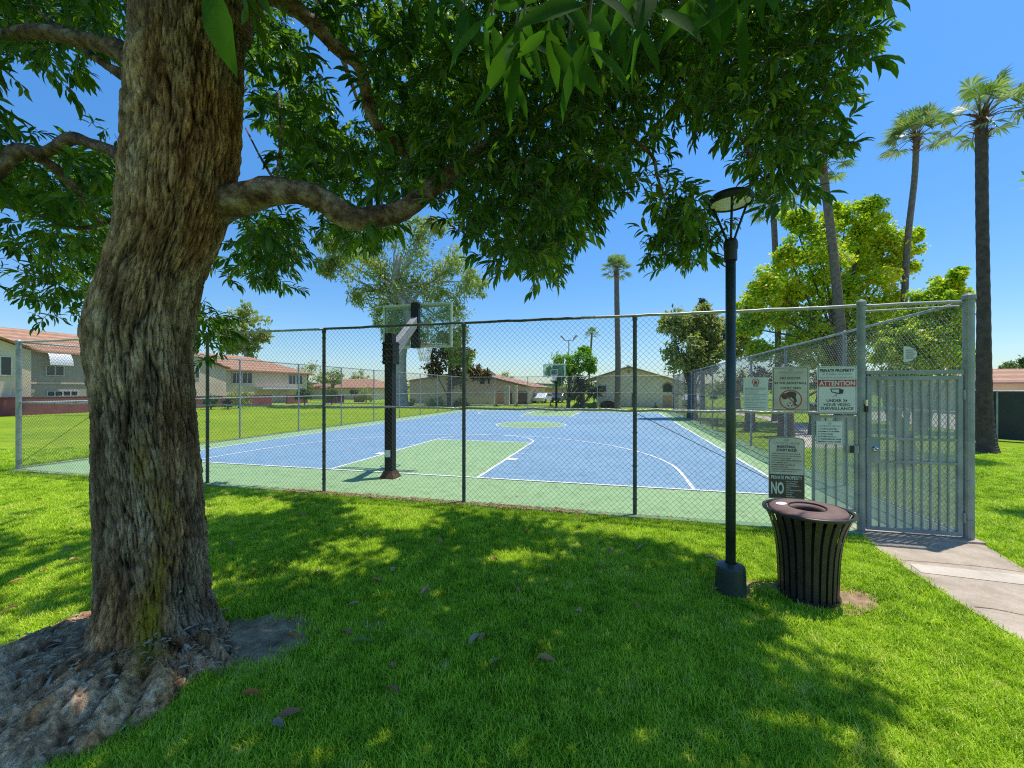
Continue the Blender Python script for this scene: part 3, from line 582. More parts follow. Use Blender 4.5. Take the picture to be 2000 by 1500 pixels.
# rest of the canopy, mostly unseen, placed to shape the lawn's shadow and sun patches
SH = [(0, 985), (100, 962), (250, 955), (400, 945), (560, 972), (700, 985), (850, 998), (1000, 1018), (1150, 1042), (1250, 1062), (1380, 1090), (1425, 1160), (1500, 1245), (1600, 1290), (1690, 1330), (1720, 1385), (1640, 1440), (1590, 1600), (1700, 2400), (-700, 2400), (-900, 1500), (-900, 1000)]
HOLE = [(430, 1135, 50, 24), (560, 1120, 70, 20), (690, 1085, 70, 24), (640, 1110, 60, 20), (780, 1022, 60, 10), (860, 1205, 45, 12), (740, 1180, 30, 12), (60, 1130, 130, 26), (130, 1215, 120, 24), (60, 1240, 90, 14), (0, 1180, 60, 20), (1290, 1440, 40, 30), (1110, 1390, 30, 20), (1150, 1470, 30, 20), (1480, 1290, 50, 26), (1320, 1230, 40, 14), (480, 990, 60, 8), (200, 1140, 80, 16), (1000, 1090, 40, 10), (1450, 1420, 60, 22), (900, 1450, 60, 20), (1280, 1330, 60, 14), (1560, 1380, 40, 14), (620, 1480, 80, 20), (760, 1000, 60, 6), (1150, 1290, 30, 10), (330, 1010, 60, 8)]
GS = [G(u, v) for u, v in SH]
bx = [min(p.x for p in GS), max(p.x for p in GS)]; by = [min(p.y for p in GS), max(p.y for p in GS)]
cand = 110000; gx = rng.uniform(max(bx[0], -9), min(bx[1], 6), cand); gy = rng.uniform(-1.0, min(by[1], 10), cand)
gu, gv, gz = project(np.c_[gx, gy, np.zeros(cand)])
ok = inside(gu, gv, SH) & (gz > .6)
for (hu, hv, ha, hb) in HOLE: ok &= ((gu-hu)/(ha+(34 if hv < 1260 else 8)))**2+((gv-hv)/(hb+(12 if hv < 1260 else 2)))**2 > 1
hgt = rng.uniform(3.2, 8.5, cand); cxp = gx+hgt*.2235; cyp = gy+hgt*.165
cu, cv, cz = project(np.c_[cxp, cyp, hgt])
okv = (cz < .3) | (cv < -60) | (cu < -60)
for (u, v, r, z_, dz, n) in CL:
    if n > 9: okv |= ((cu-u)**2+(cv-v)**2 < (r*.8)**2) & (cz > 3)
okv &= ((cz > 2.0) | (cv < -250) | (cz < .2))
ok &= okv
ii = np.nonzero(ok)[0][:8200]
for i in ii: SP.append(Vector((cxp[i], cyp[i], hgt[i])))
print('SPRIGS', NVIS, len(ii), ok.sum())
# filter sprigs hitting the camera
Pl = []; Dl = []; Nl = []; Ll = []; Wl = []; Rl = []
tw = MB()
for s, c in enumerate(SP):
    ax = Vector((random.gauss(0, 1), random.gauss(0, 1), random.uniform(-1.0, .6))).normalized(); ln_ = random.uniform(.12, .25)
    e = c+ax*ln_; base = random.random(); nl = random.randint(8, 12) if s < NVIS else 9
    side = ax.cross(Vector((0, 0, 1))).normalized(); up = side.cross(ax)
    k_ = 1.0 if s < NVIS else 1.5
    if s < NVIS: tw.tube([c, (c+e)/2+Vector((0, 0, .01)), e], .0028, 3, cap=False)
    for k in range(nl):
        f = (k+.6)/nl; f = .25+.75*f; a = k*2.4+base*6
        rad = side*math.cos(a)+up*math.sin(a); d = rad*(1.0-.5*f)+ax*(.3+.8*f)+Vector((random.gauss(0, .25), random.gauss(0, .25), random.gauss(-.42, .3)))
        p = c+ax*ln_*f; L = random.uniform(.065, .13)*k_
        Pl.append(p); Dl.append(d); nn = Vector((0, 0, 1))+rad*.5+Vector((random.gauss(0, .35), random.gauss(0, .35), random.gauss(0, .2))); Nl.append(nn); Ll.append(L); Wl.append(L*random.uniform(.24, .31)); Rl.append(min(1, max(0, base*.5+random.random()*.5)))
Vv, Ff, At = leaves(np.array(Pl), np.array(Dl), np.array(Nl), Ll, Wl, np.array(Rl))
me = npmesh('crown', Vv-np.array(TC), Ff, {'rnd': At}); cr_ = link('crown', me, 'leaf_main'); cr_.parent = TR
o = tw.build('twigs', 'twig'); o.parent = TR; o.matrix_parent_inverse = Matrix.Translation(-TC)
# low hanging sprays close overhead, with long narrow leaves
Pl = []; Dl = []; Nl = []; Ll = []; Wl = []; Rl = []; tw = MB()
NEAR = [(905, 30, 1.2, 0), (960, 40, 1.0, 0), (1020, 70, .95, 0), (1075, 50, .9, 0), (1110, 100, 1.05, 0), (1150, 60, .85, 0), (1190, 20, 1.0, 0), (1275, -10, .85, 0), (1330, 20, 1.25, 0), (1370, -20, 1.0, 0), (1440, -10, 1.0, 0), (1000, 130, 1.15, 0), (1240, 60, 1.3, 0), (860, 0, 1.3, 0), (1500, -20, 1.2, 0)]
for (u, v, z_, rr) in NEAR:
    c = W(u, v-10, z_); tw.tube([c+Vector((.05, .1, .6)), c+Vector((.02, .03, .25)), c], [.006, .005, .003], 5)
    for k in range(6):
        a = k*2.4+u; L = random.uniform(.09, .175)
        d = Vector((math.cos(a)*.7, math.sin(a)*.6, random.uniform(-1.3, -.1)))
        Pl.append(c+Vector((0, 0, .022*(k-2)))); Dl.append(d); Nl.append(Vector((random.gauss(0, .4), -1, random.gauss(.3, .3)))); Ll.append(L); Wl.append(L*random.uniform(.22, .3)); Rl.append(random.random())
c = W(412, -30, 1.05); Pl.append(c); Dl.append(Vector((.25, 0, -1))); Nl.append(Vector((.2, -1, .1))); Ll.append(.235); Wl.append(.078); Rl.append(1.0)
c = W(500, -30, 1.3); Pl.append(c); Dl.append(Vector((.3, 0, -.6))); Nl.append(Vector((.2, -1, .1))); Ll.append(.12); Wl.append(.03); Rl.append(.6)
Vv, Ff, At = leaves(np.array(Pl), np.array(Dl), np.array(Nl), Ll, Wl, np.array(Rl), curl=.08)
me = npmesh('hanging_leaves', Vv-np.array(TC), Ff, {'rnd': At}); cr_ = link('hanging_leaves', me, 'leaf_near'); cr_.parent = TR
o = tw.build('hanging_twigs', 'twig'); o.parent = TR; o.matrix_parent_inverse = Matrix.Translation(-TC)
# ------------------------------------------------------------------ chain link fences
def chain(p0, p1, z0, z1, pitch=.085, r=.0019, n=3):
    """diamond mesh between p0 and p1 (2-D points) from z0 to z1"""
    p0 = Vector((*p0, 0)); p1 = Vector((*p1, 0)); L = (p1-p0).length; d = (p1-p0)/L; nrm = Vector((-d.y, d.x, 0)); H = z1-z0
    segs = []
    for sgn in (1, -1):
        k = -int(H/pitch)-1
        while k*pitch < L+H:
            s0 = k*pitch
            if sgn == 1: a, b_ = (s0, 0.0), (s0+H, H)
            else: a, b_ = (s0+H, 0.0), (s0, H)
            # clip to 0..L
            (xa, za), (xb, zb) = a, b_
            def clip(xa, za, xb, zb):
                if xa > xb: xb_, zb_, xa_, za_ = xa, za, xb, zb
                else: xa_, za_, xb_, zb_ = xa, za, xb, zb
                if xb_ <= 0 or xa_ >= L: return None
                if xa_ < 0: t = -xa_/(xb_-xa_); za_ += (zb_-za_)*t; xa_ = 0
                if xb_ > L: t = (L-xa_)/(xb_-xa_); zb_ = za_+(zb_-za_)*t; xb_ = L
                return xa_, za_, xb_, zb_
            c = clip(xa, za, xb, zb)
            if c:
                xa, za, xb, zb = c; ns = max(1, int((xb-xa)/.35))
                for q in range(ns): segs.append((xa+(xb-xa)*q/ns, za+(zb-za)*q/ns, xa+(xb-xa)*(q+1)/ns, za+(zb-za)*(q+1)/ns, sgn))
            k += 1
    S = np.array(segs); o3 = np.array([p0.x, p0.y, z0]); D = np.array(d); Z = np.array((0, 0, 1.)); Nn = np.array(nrm)
    sag = lambda x, zz: .006*np.sin(x*2.1+zz*1.7)+.004*np.sin(x*5.3+1)
    A = o3+S[:, 0:1]*D+S[:, 1:2]*Z+(S[:, 4]*.0022+sag(S[:, 0], S[:, 1]))[:, None]*Nn; Bq = o3+S[:, 2:3]*D+S[:, 3:4]*Z+(S[:, 4]*.0022+sag(S[:, 2], S[:, 3]))[:, None]*Nn
    T = Bq-A; T /= np.linalg.norm(T, axis=1)[:, None]; U = np.cross(T, Nn[None])
    V = []
    for E in (A, Bq):
        for j in range(n):
            t = 2*math.pi*j/n; V.append(E+r*(math.cos(t)*Nn[None]+math.sin(t)*U))
    V = np.stack(V, 1); off = (np.arange(len(S))*2*n)[:, None, None]
    Fq = np.array([(j, (j+1) % n, n+(j+1) % n, n+j) for j in range(n)]); F = (Fq[None]+off).reshape(-1, 4)
    return V.reshape(-1, 3), F
def chain_obj(parent, p0, p1, z0, z1, mat='wire', **k):
    V, F = chain(p0, p1, z0, z1, **k); o = link('chain_link_mesh', npmesh('chain_link_mesh', V-np.array(parent.location), [F]), mat); o.parent = parent; return o
def part(mb, name, mat, parent, **k):
    o = mb.build(name, mat, None, **k); o.parent = parent; o.matrix_parent_inverse = Matrix.Translation(-parent.location); return o
def post(parent, x, y, h, r, mat, cap=True, dome=True, bands=True):
    mb = MB(); mb.tube([(x, y, -.05), (x, y, h)], r, 14)
    if dome: mb.lathe((x, y, h), [(r*1.25, -.05), (r*1.25, 0), (r*.9, .025), (.001, .04)], 14)
    if bands:
        for zz in (.25, .75, 1.25, 1.9, 2.4, 2.85):
            mb.lathe((x, y, zz), [(r+.001, 0), (r+.006, 0), (r+.006, .02), (r+.001, .02)], 14)
    return part(mb, 'post', mat, parent, smooth=False)
FF = thing('chain_link_fence', ((FX0+3.2)/2, FYN, 0), 'near chain link fence between the lawn and the basketball court', 'fence')
FH = 3.03
for x in (-10.85, -7.95, -5.2, -2.45, .30): post(FF, x, FYN, FH-.02, .03, 'post_backlit')
o = post(FF, FX0, FYN, FH+.03, .05, 'galvanized')
post(FF, 3.19, FYN, FH+.05, .045, 'post_paint'); post(FF, FX1, FYN, FH+.07, .055, 'post_paint')
def rail(parent, p0, p1, z, r, mat, wob=.003, n=24):
    mb = MB(); P = []
    for i in range(n+1):
        t = i/n; P.append((p0[0]+(p1[0]-p0[0])*t, p0[1]+(p1[1]-p0[1])*t, z+wob*math.sin(t*37)+wob*math.sin(t*91+2)))
    mb.tube(P, r, 8); return part(mb, 'rail', mat, parent, smooth=True)
rail(FF, (FX0, FYN), (-5.2, FYN), FH, .021, 'galvanized'); rail(FF, (-5.2, FYN), (-.5, FYN), FH+.002, .022, 'post_backlit'); rail(FF, (-.5, FYN), (FX1, FYN), FH, .022, 'galvanized')  # middle length of top rail in the backlit posts' dark colour
rail(FF, (FX0, FYN), (-2.45, FYN), 1.60, .019, 'galvanized', .008); rail(FF, (-2.45, FYN), (3.19, FYN), 1.6, .021, 'galvanized', .007)
chain_obj(FF, (FX0, FYN+.028), (2.62, FYN+.028), .03, FH-.015, 'wire_dark'); chain_obj(FF, (2.62, FYN+.028), (3.15, FYN+.028), 1.6, FH-.015, 'wire'); chain_obj(FF, (3.23, FYN+.02), (4.28, FYN+.02), 2.17, FH-.02, 'wire')
chain_obj(FF, (2.62, FYN+.028), (3.15, FYN+.028), .03, .30, 'wire')
mb = MB(); mb.tube([(.33, FYN-.03, 1.55), (3.15, FYN-.03, .12)], .005, 5); part(mb, 'truss_rod', 'black_metal', FF)
mb = MB(); mb.tube([(-10.85, FYN-.03, 1.5), (FX0+.05, FYN-.03, .15)], .005, 5); part(mb, 'truss_rod', 'black_metal', FF)
mb = MB(); mb.tube([(3.2, FYN+.02, FH-.07), (4.30, FYN+.03, FH-.05)], .012, 6); part(mb, 'tension_bar', 'galvanized', FF)
for i in range(40):
    x = FX0+.25+i*.5
    if x > 3.1: break
    for zq in (FH, 1.6): part(MB().tube([(x-.01, FYN-.024, zq-.028), (x, FYN-.026, zq+.012), (x+.012, FYN+.02, zq+.024)], .0028, 4), 'wire_tie', 'galvanized', FF)
def side_fence(x0, y0, x1, y1, label, posts, rails=(FH, 1.6), dens=.085, r=.0026, mat='wire', skip0=True):
    o = thing('chain_link_fence', ((x0+x1)/2, (y0+y1)/2, 0), label, 'fence')
    for i in range(posts+1):
        if i == 0 and skip0: continue
        t = i/posts; post(o, x0+(x1-x0)*t, y0+(y1-y0)*t, FH, .032, 'galvanized', bands=False)
    for z_ in rails: rail(o, (x0, y0), (x1, y1), z_, .022, 'galvanized', .004)
    rail(o, (x0, y0), (x1, y1), .06, .012, 'galvanized', .004)
    chain_obj(o, (x0, y0), (x1, y1), .05, FH, mat, pitch=dens, r=r); return o
side_fence(FX0, FYN, FX0, FYF, 'left side chain link fence of the court beside the open lawn', 10, mat='wire', r=.0022)
side_fence(FX1, FYN, FX1+.35, FYF, 'right side chain link fence of the court in front of the shade trees', 10, mat='wire', r=.0036)
side_fence(FX0, FYF, FX1+.35, FYF, 'far end chain link fence of the court in front of the houses', 6, rails=(FH, 1.6), mat='wire', r=.0026, dens=.10)
# half round notice hanging on the mesh over the gate
def fpt(u, v, Y=FYN): p = FY(u, v, Y); return p.x, p.z
def D_sign():
    x0, zc = fpt(1763, 692); x1, _ = fpt(1789, 692); _, zt = fpt(1768, 677); _, zb = fpt(1768, 708)
    r = (zt-zb)/2; o = thing('notice_sign', (x0, FYN-.02, zc), 'small half round white notice on the mesh above the gate', 'sign')
    pts = [(x0, FYN-.02, zc-r)]+[(x0+(x1-x0)*math.cos(a), FYN-.02, zc+r*math.sin(a)) for a in [-math.pi/2+math.pi*i/14 for i in range(15)]]+[(x0, FYN-.02, zc+r)]
    part(MB().poly(pts, .004, (0, 1, 0)), 'sign_panel', 'sign_white', o)
    mb = MB()
    for i in range(5):
        zz = zc+r*.5-i*r*.25; mb.box(x0+.025, x0+(x1-x0)*(.72 if i % 2 else .85), FYN-.024, FYN-.021, zz-.008, zz+.004)
    part(mb, 'printed_lines', 'sign_grey', o)
D_sign()
# ------------------------------------------------------------------ text
def text_mesh(body, width, height=None, bold=0.0):
    c = bpy.data.curves.new('lettering', 'FONT'); c.body = body; c.offset = bold; c.align_x = 'CENTER'; c.resolution_u = 2
    o = bpy.data.objects.new('tmp_text', c); me = bpy.data.meshes.new_from_object(o); bpy.data.objects.remove(o)
    n = len(me.vertices); a = np.zeros(n*3, np.float32); me.vertices.foreach_get('co', a); a = a.reshape(-1, 3)
    mn, mx = a[:, :2].min(0), a[:, :2].max(0); sx = width/(mx[0]-mn[0]); sy = sx if height is None else height/(mx[1]-mn[1])
    out = np.zeros_like(a); out[:, 0] = (a[:, 0]-(mn[0]+mx[0])/2)*sx; out[:, 2] = (a[:, 1]-(mn[1]+mx[1])/2)*sy
    return me, out
class Sign:
    """a flat sign in the plane Y, laid out in its own millimetre-scale frame (x right, z up)"""
    def __init__(s, name, x0, x1, z0, z1, Y, label, mat, arch=0, rad=.012):
        s.Y = Y; s.cx = (x0+x1)/2; s.w = x1-x0; s.h = z1-z0; s.z0 = z0; s.n = 0
        s.o = thing(name, (s.cx, Y, z0), label, 'sign'); w2 = s.w/2; pts = []
        if arch:
            pts = [(-w2, 0), (w2, 0), (w2, s.h-arch)]+[(w2*math.cos(a)*.96, s.h-arch+.02+(arch-.02)*math.sin(a)) for a in [math.pi*i/20 for i in range(1, 20)]]+[(-w2, s.h-arch)]
        else:
            for cx_, cz_, a0 in ((w2-rad, rad, -90), (w2-rad, s.h-rad, 0), (-w2+rad, s.h-rad, 90), (-w2+rad, rad, 180)):
                for k in range(4): a = R(a0+30*k); pts.append((cx_+rad*math.cos(a), cz_+rad*math.sin(a)))
        s.pts = pts
        MB().poly([(x, 0, z) for x, z in pts], .003, (0, 1, 0)).build('sign_panel', mat).parent = s.o
    def border(s, mat, inset=.012, wd=.005):
        cx_ = 0; cz_ = s.h/2; k = 1-inset*2/s.w; k2 = 1-inset*2/s.h; ki = 1-(inset+wd)*2/s.w; ki2 = 1-(inset+wd)*2/s.h; n = len(s.pts)
        vs = [(x*k, -.0012, cz_+(z-cz_)*k2) for x, z in s.pts]+[(x*ki, -.0012, cz_+(z-cz_)*ki2) for x, z in s.pts]
        MB().add(vs, [(i, (i+1) % n, n+(i+1) % n, n+i) for i in range(n)]).build('border', mat).parent = s.o
    def rect(s, name, x0, x1, z0, z1, mat, y=-.0015):
        MB().add([(x0, y, z0), (x1, y, z0), (x1, y, z1), (x0, y, z1)], [(0, 1, 2, 3)]).build(name, mat).parent = s.o
    def text(s, body, zc, width, height, mat, xc=0, bold=.015, y=-.0026):
        me, co = text_mesh(body, width, height, bold); co[:, 0] += xc; co[:, 2] += zc; co[:, 1] = y
        me.vertices.foreach_set('co', co.ravel()); me.update(); me.materials.clear()
        o = link('lettering', me, mat); o.parent = s.o; o.matrix_parent_inverse = Matrix(); return o
    def disc(s, name, xc, zc, r, mat, ri=0, y=-.0018, n=32, sq=1.0):
        mb = MB(); A_ = [(xc+r*math.cos(2*math.pi*i/n), y, zc+r*sq*math.sin(2*math.pi*i/n)) for i in range(n)]
        if ri: B_ = [(xc+ri*math.cos(2*math.pi*i/n), y, zc+(ri-(r-r*sq))*math.sin(2*math.pi*i/n)) for i in range(n)]; mb.add(A_+B_, [(i, (i+1) % n, n+(i+1) % n, n+i) for i in range(n)])
        else: mb.add(A_, [tuple(range(n))])
        mb.build(name, mat).parent = s.o
    def shape(s, name, pts, mat, y=-.002):
        MB().add([(x, y, z) for x, z in pts], [tuple(range(len(pts)))]).build(name, mat).parent = s.o
    def emblem(s, zc, wd, mat='sign_grey'):
        s.disc('emblem', 0, zc, wd/2, mat, wd/2*.86, y=-.0018, sq=.55); s.shape('emblem', [(-wd*.3, zc-wd*.04), (-wd*.1, zc+wd*.12), (wd*.08, zc+wd*.03), (wd*.2, zc+wd*.12), (wd*.32, zc-wd*.02), (0, zc-wd*.12)], mat)
SY = FYN-.045
def mk_sign(u0, u1, vt, vb, name, label, mat, **k):
    x0, _ = fpt(u0, vt, SY); x1, _ = fpt(u1, vt, SY); um = (u0+u1)/2; _, zt = fpt(um, vt, SY); _, zb = fpt(um, vb, SY)
    return Sign(name, x0, x1, zb, zt, SY, label, mat, **k)
# 1 small notice with a red stop hand
s = mk_sign(1452, 1500, 737, 801, 'notice_sign', 'small white notice with a red stop hand and fine print, leftmost on the fence', 'sign_white')
w_, h_ = s.w, s.h
s.disc('stop_symbol', 0, h_*.86, w_*.15, 'sign_red', w_*.12)
s.shape('stop_hand', [(-w_*.06, h_*.80), (w_*.05, h_*.80), (w_*.09, h_*.87), (w_*.05, h_*.85), (w_*.05, h_*.91), (w_*.03, h_*.87), (w_*.01, h_*.925), (-w_*.01, h_*.87), (-w_*.035, h_*.92), (-w_*.04, h_*.87), (-w_*.07, h_*.9)], 'sign_red')
s.text('STOP', h_*.735, w_*.22, h_*.045, 'sign_black')
for i in range(14):
    wd = w_*(.86 if i in (0, 1, 4, 5, 7, 9, 12) else random.uniform(.5, .84)); zz = h_*(.665-i*.046-.012*(i//3)); s.rect('printed_line', -w_*.44, -w_*.44+wd, zz, zz+h_*.012, 'sign_black' if i % 3 == 0 else 'sign_grey')
# 2 no soccer
s = mk_sign(1508, 1581, 716, 803, 'no_soccer_sign', 'aged cream sign about no soccer with a red circle and a kicking figure', 'sign_aged')
w_, h_ = s.w, s.h; s.border('sign_black', .016, .006); s.emblem(h_*.925, w_*.12)
s.text('CAMINITO GROVE', h_*.865, w_*.66, h_*.035, 'sign_grey', bold=0)
s.text('NO SOCCER', h_*.74, w_*.54, h_*.052, 'sign_black'); s.text('IN THE BASKETBALL', h_*.63, w_*.86, h_*.052, 'sign_black'); s.text('COURT AREA', h_*.52, w_*.56, h_*.052, 'sign_black')
cz = h_*.26; r = w_*.27
s.shape('player_silhouette', [(-r*.95, cz+r*.35), (-r*.8, cz+r*.6), (-r*.45, cz+r*.72), (-r*.1, cz+r*.92), (r*.35, cz+r*.9), (r*.6, cz+r*.7), (r*.5, cz+r*.3), (r*.62, cz-r*.1), (r*.45, cz-r*.5), (r*.8, cz-r*.62), (r*.4, cz-r*.72), (r*.25, cz-r*.5), (r*.35, cz-r*.05), (r*.1, cz+r*.25), (-r*.25, cz+r*.2), (-r*.5, cz), (-r*.75, cz+r*.05)], 'sign_brown')
s.disc('ball', -r*.05, cz-r*.6, r*.26, 'sign_black', y=-.0019); s.disc('ball_face', -r*.05, cz-r*.6, r*.22, 'sign_white', y=-.0022)
for a in (90, 210, 330): s.disc('ball_spot', -r*.05+r*.14*math.cos(R(a)), cz-r*.6+r*.14*math.sin(R(a)), r*.07, 'sign_black', y=-.0025)
s.disc('prohibition_ring', 0, cz, r*1.12, 'sign_red', r*1.02, y=-.0027)
s.shape('prohibition_bar', [(-r*.76, cz+r*.68), (-r*.68, cz+r*.76), (r*.76, cz-r*.68), (r*.68, cz-r*.76)], 'sign_red', y=-.0029)
# 3 attention
s = mk_sign(1596, 1674, 715, 807, 'video_surveillance_sign', 'white and red attention sign with a camera drawing beside the gate post', 'sign_white')
w_, h_ = s.w, s.h; s.border('sign_black', .010, .005)
s.text('PRIVATE PROPERTY', h_*.905, w_*.86, h_*.072, 'sign_black', bold=.03)
s.text('NO TRESPASSING \u2022 NO SOLICITING', h_*.825, w_*.74, h_*.040, 'sign_grey', bold=0); s.text('VIOLATORS WILL BE PROSECUTED 602 P.C.', h_*.755, w_*.86, h_*.040, 'sign_grey', bold=0)
s.rect('red_band', -w_*.485, w_*.485, h_*.565, h_*.71, 'sign_red'); s.text('ATTENTION', h_*.637, w_*.9, h_*.105, 'sign_white', bold=.03)
s.shape('camera_picture', [(-w_*.17, h_*.52), (w_*.06, h_*.525), (w_*.17, h_*.495), (w_*.15, h_*.42), (w_*.05, h_*.405), (-w_*.14, h_*.445)], 'sign_black')
s.shape('camera_picture', [(-w_*.14, h_*.50), (w_*.05, h_*.507), (w_*.05, h_*.43), (-w_*.12, h_*.46)], 'sign_white', y=-.0024)
s.shape('camera_bracket', [(-w_*.12, h_*.33), (-w_*.02, h_*.41), (w_*.0, h_*.41), (w_*.0, h_*.35), (-w_*.015, h_*.35), (-w_*.03, h_*.385), (-w_*.11, h_*.345)], 'sign_grey')
s.text('UNDER 24', h_*.265, w_*.52, h_*.062, 'sign_black'); s.text('HOUR VIDEO', h_*.18, w_*.66, h_*.062, 'sign_black'); s.text('SURVEILLANCE', h_*.10, w_*.82, h_*.062, 'sign_black')
# 4 arched rules board
s = mk_sign(1501, 1572, 853, 975, 'court_rules_sign', 'tall arched court rules board, cream above and dark brown below, behind the bin', 'sign_aged', arch=.055)
w_, h_ = s.w, s.h; s.border('sign_brown', .008, .005); s.emblem(h_*.945, w_*.15)
s.text('CAMINITO GROVE', h_*.895, w_*.72, h_*.032, 'sign_grey', bold=0); s.text('BASKETBALL', h_*.84, w_*.52, h_*.042, 'sign_black', bold=.03); s.text('COURT RULES', h_*.785, w_*.56, h_*.042, 'sign_black', bold=.03)
RL = ['\u2022 COURT OPEN FROM 8:00 A.M. TO 10:00 P.M.', '\u2022 BASKETBALL PLAYERS ONLY - NO BICYCLES OR', '   OTHER SPORTS DISCIPLINES.', '\u2022 BASKETBALL PLAYERS UNDER 12 YEARS MUST BE', '   WITH A RESIDENT ADULT.', '\u2022 NO SMALL CHILDREN ALLOWED IN THE', '   BASKETBALL COURT AREA.', '\u2022 BASKETBALL OR PLAYER ABUSE UNDER INCIDENTS.', '\u2022 BASKETBALL EQUIPMENT ONLY ON COURT.']
for i, t in enumerate(RL):
    wd = w_*.86*min(1, len(t)/44); s.text(t, h_*(.725-i*.0355), wd, h_*.016, 'sign_black', xc=-w_*.43+wd/2, bold=.01)
s.rect('brown_panel', -w_*.475, w_*.475, h_*.02, h_*.395, 'sign_brown'); s.text('PRIVATE PROPERTY', h_*.345, w_*.86, h_*.055, 'sign_white', bold=.02)
s.text('NO', h_*.175, w_*.36, h_*.20, 'sign_white', xc=-w_*.25, bold=.03)
for i, t in enumerate(['SOLICITING', 'LOITERING', 'TRESPASSING', 'PETS', 'SKATEBOARDING', 'ALCOHOL', 'GLASS', 'SMOKING']):
    wd = w_*.42*len(t)/13; s.text(t, h_*(.285-i*.0345), wd, h_*.018, 'sign_white', xc=-w_*.02+wd/2, bold=.01)
# 5 small rules
s = mk_sign(1594, 1647, 822, 868, 'opening_hours_sign', 'small white opening hours sign on the barred panel left of the gate', 'sign_white')
w_, h_ = s.w, s.h; s.border('sign_grey', .005, .003); s.emblem(h_*.88, w_*.14); s.text('CAMINITO GROVE', h_*.775, w_*.82, h_*.075, 'sign_grey', bold=0)
for i, t in enumerate(['1.  COURTS ARE OPEN', '     8:30AM TO 9:30PM', '2.  DOOR CLOSES', '     AUTOMATICALLY', '3.  PLEASE REFRAIN FROM', '     MAKING LOUD NOISES']):
    wd = w_*.84*len(t)/23; s.text(t, h_*(.655-i*.108), wd, h_*.055, 'sign_black', xc=-w_*.42+wd/2, bold=.02)
# ------------------------------------------------------------------ gate
gx0, gx1 = 3.245, 4.265; GT = 2.09; GB = .06
GA = thing('metal_gate', ((gx0+gx1)/2, FYN, 0), 'grey green barred metal gate with perforated sheet and lever handle', 'gate')
mb = MB(); t = .05
mb.box(gx0, gx0+t, FYN-.03, FYN+.02, GB, GT).box(gx1-t, gx1, FYN-.03, FYN+.02, GB, GT).box(gx0+t, gx1-t, FYN-.03, FYN+.02, GB, GB+t).box(gx0+t, gx1-t, FYN-.03, FYN+.02, GT-t, GT)
mb.box(gx0+t, gx1-t, FYN-.025, FYN+.0, 1.255, 1.285).box(gx0+t, gx1-t, FYN-.025, FYN+.0, .955, .985)
part(mb, 'gate_frame', 'gate_paint', GA, bev=.003)
for i in range(9):
    x = gx0+t+(gx1-gx0-2*t)*(i+1)/10-.008
    mb = MB()
    for a_, b_ in ((GB+t, .955), (.985, 1.255), (1.285, GT-t)): mb.box(x, x+.016, FYN-.024, FYN-.004, a_, b_)
    part(mb, 'bar', 'gate_paint', GA)
part(MB().add([(gx0+t, FYN+.008, GB+t), (gx1-t, FYN+.008, GB+t), (gx1-t, FYN+.008, GT-t), (gx0+t, FYN+.008, GT-t)], [(0, 1, 2, 3)]), 'perforated_sheet', 'perforated', GA)
part(MB().box(gx0-.01, gx0+.125, FYN-.036, FYN-.0305, .95, 1.29), 'lock_plate', 'gate_paint', GA, bev=.002)
hd = MB(); hx_ = gx0+.085; hd.tube([(hx_, FYN-.037, 1.13), (hx_, FYN-.05, 1.13)], .036, 20); hd.tube([(hx_, FYN-.05, 1.13), (hx_, FYN-.09, 1.13)], .012, 10); hd.tube([(hx_-.01, FYN-.088, 1.13), (hx_+.05, FYN-.092, 1.125), (hx_+.115, FYN-.088, 1.115)], .009, 8)
part(hd, 'lever_handle', 'chrome', GA, smooth=True)
for zz in (.3, 1.85): part(MB().tube([(gx1+.012, FYN-.034, zz-.06), (gx1+.012, FYN-.034, zz+.06)], .014, 10), 'hinge', 'gate_paint', GA)
GF = thing('gate_surround', (3.2, FYN, 0), 'painted header beam and barred side panel fixed left of the gate', 'gate frame')
part(MB().box(3.236, 4.279, FYN-.03, FYN+.012, 2.115, 2.165), 'header_beam', 'gate_paint', GF, bev=.003)
px0, px1, pz0, pz1 = 2.62, 3.145, .28, 1.565
mb = MB(); t = .03
mb.box(px0, px0+t, FYN-.025, FYN+.01, pz0, pz1).box(px1-t, px1, FYN-.025, FYN+.01, pz0, pz1).box(px0+t, px1-t, FYN-.025, FYN+.01, pz0, pz0+t).box(px0+t, px1-t, FYN-.025, FYN+.01, pz1-t, pz1)
part(mb, 'panel_frame', 'gate_paint', GF, bev=.002)
for x in (2.775, 2.895, 3.02): part(MB().box(x, x+.014, FYN-.02, FYN-.004, pz0+t, pz1-t), 'bar', 'gate_paint', GF)
part(MB().add([(px0+t, FYN+.004, pz0+t), (px1-t, FYN+.004, pz0+t), (px1-t, FYN+.004, pz1-t), (px0+t, FYN+.004, pz1-t)], [(0, 1, 2, 3)]), 'perforated_sheet', 'perforated', GF)
part(MB().box(3.0, 3.14, FYN-.06, FYN-.026, 1.07, 1.17), 'latch_box', 'gate_paint', GF, bev=.003)
part(MB().box(3.035, 3.085, FYN-.066, FYN-.0605, 1.075, 1.165), 'latch_keypad', 'black_metal', GF)
part(MB().box(3.205, 3.235, FYN-.075, FYN-.046, 1.62, 1.72), 'latch_bracket', 'black_metal', GF)
part(MB().tube([(3.215, FYN-.08, 1.70), (3.215, FYN-.08, 1.78)], .018, 10), 'door_bell', 'chrome', GF)
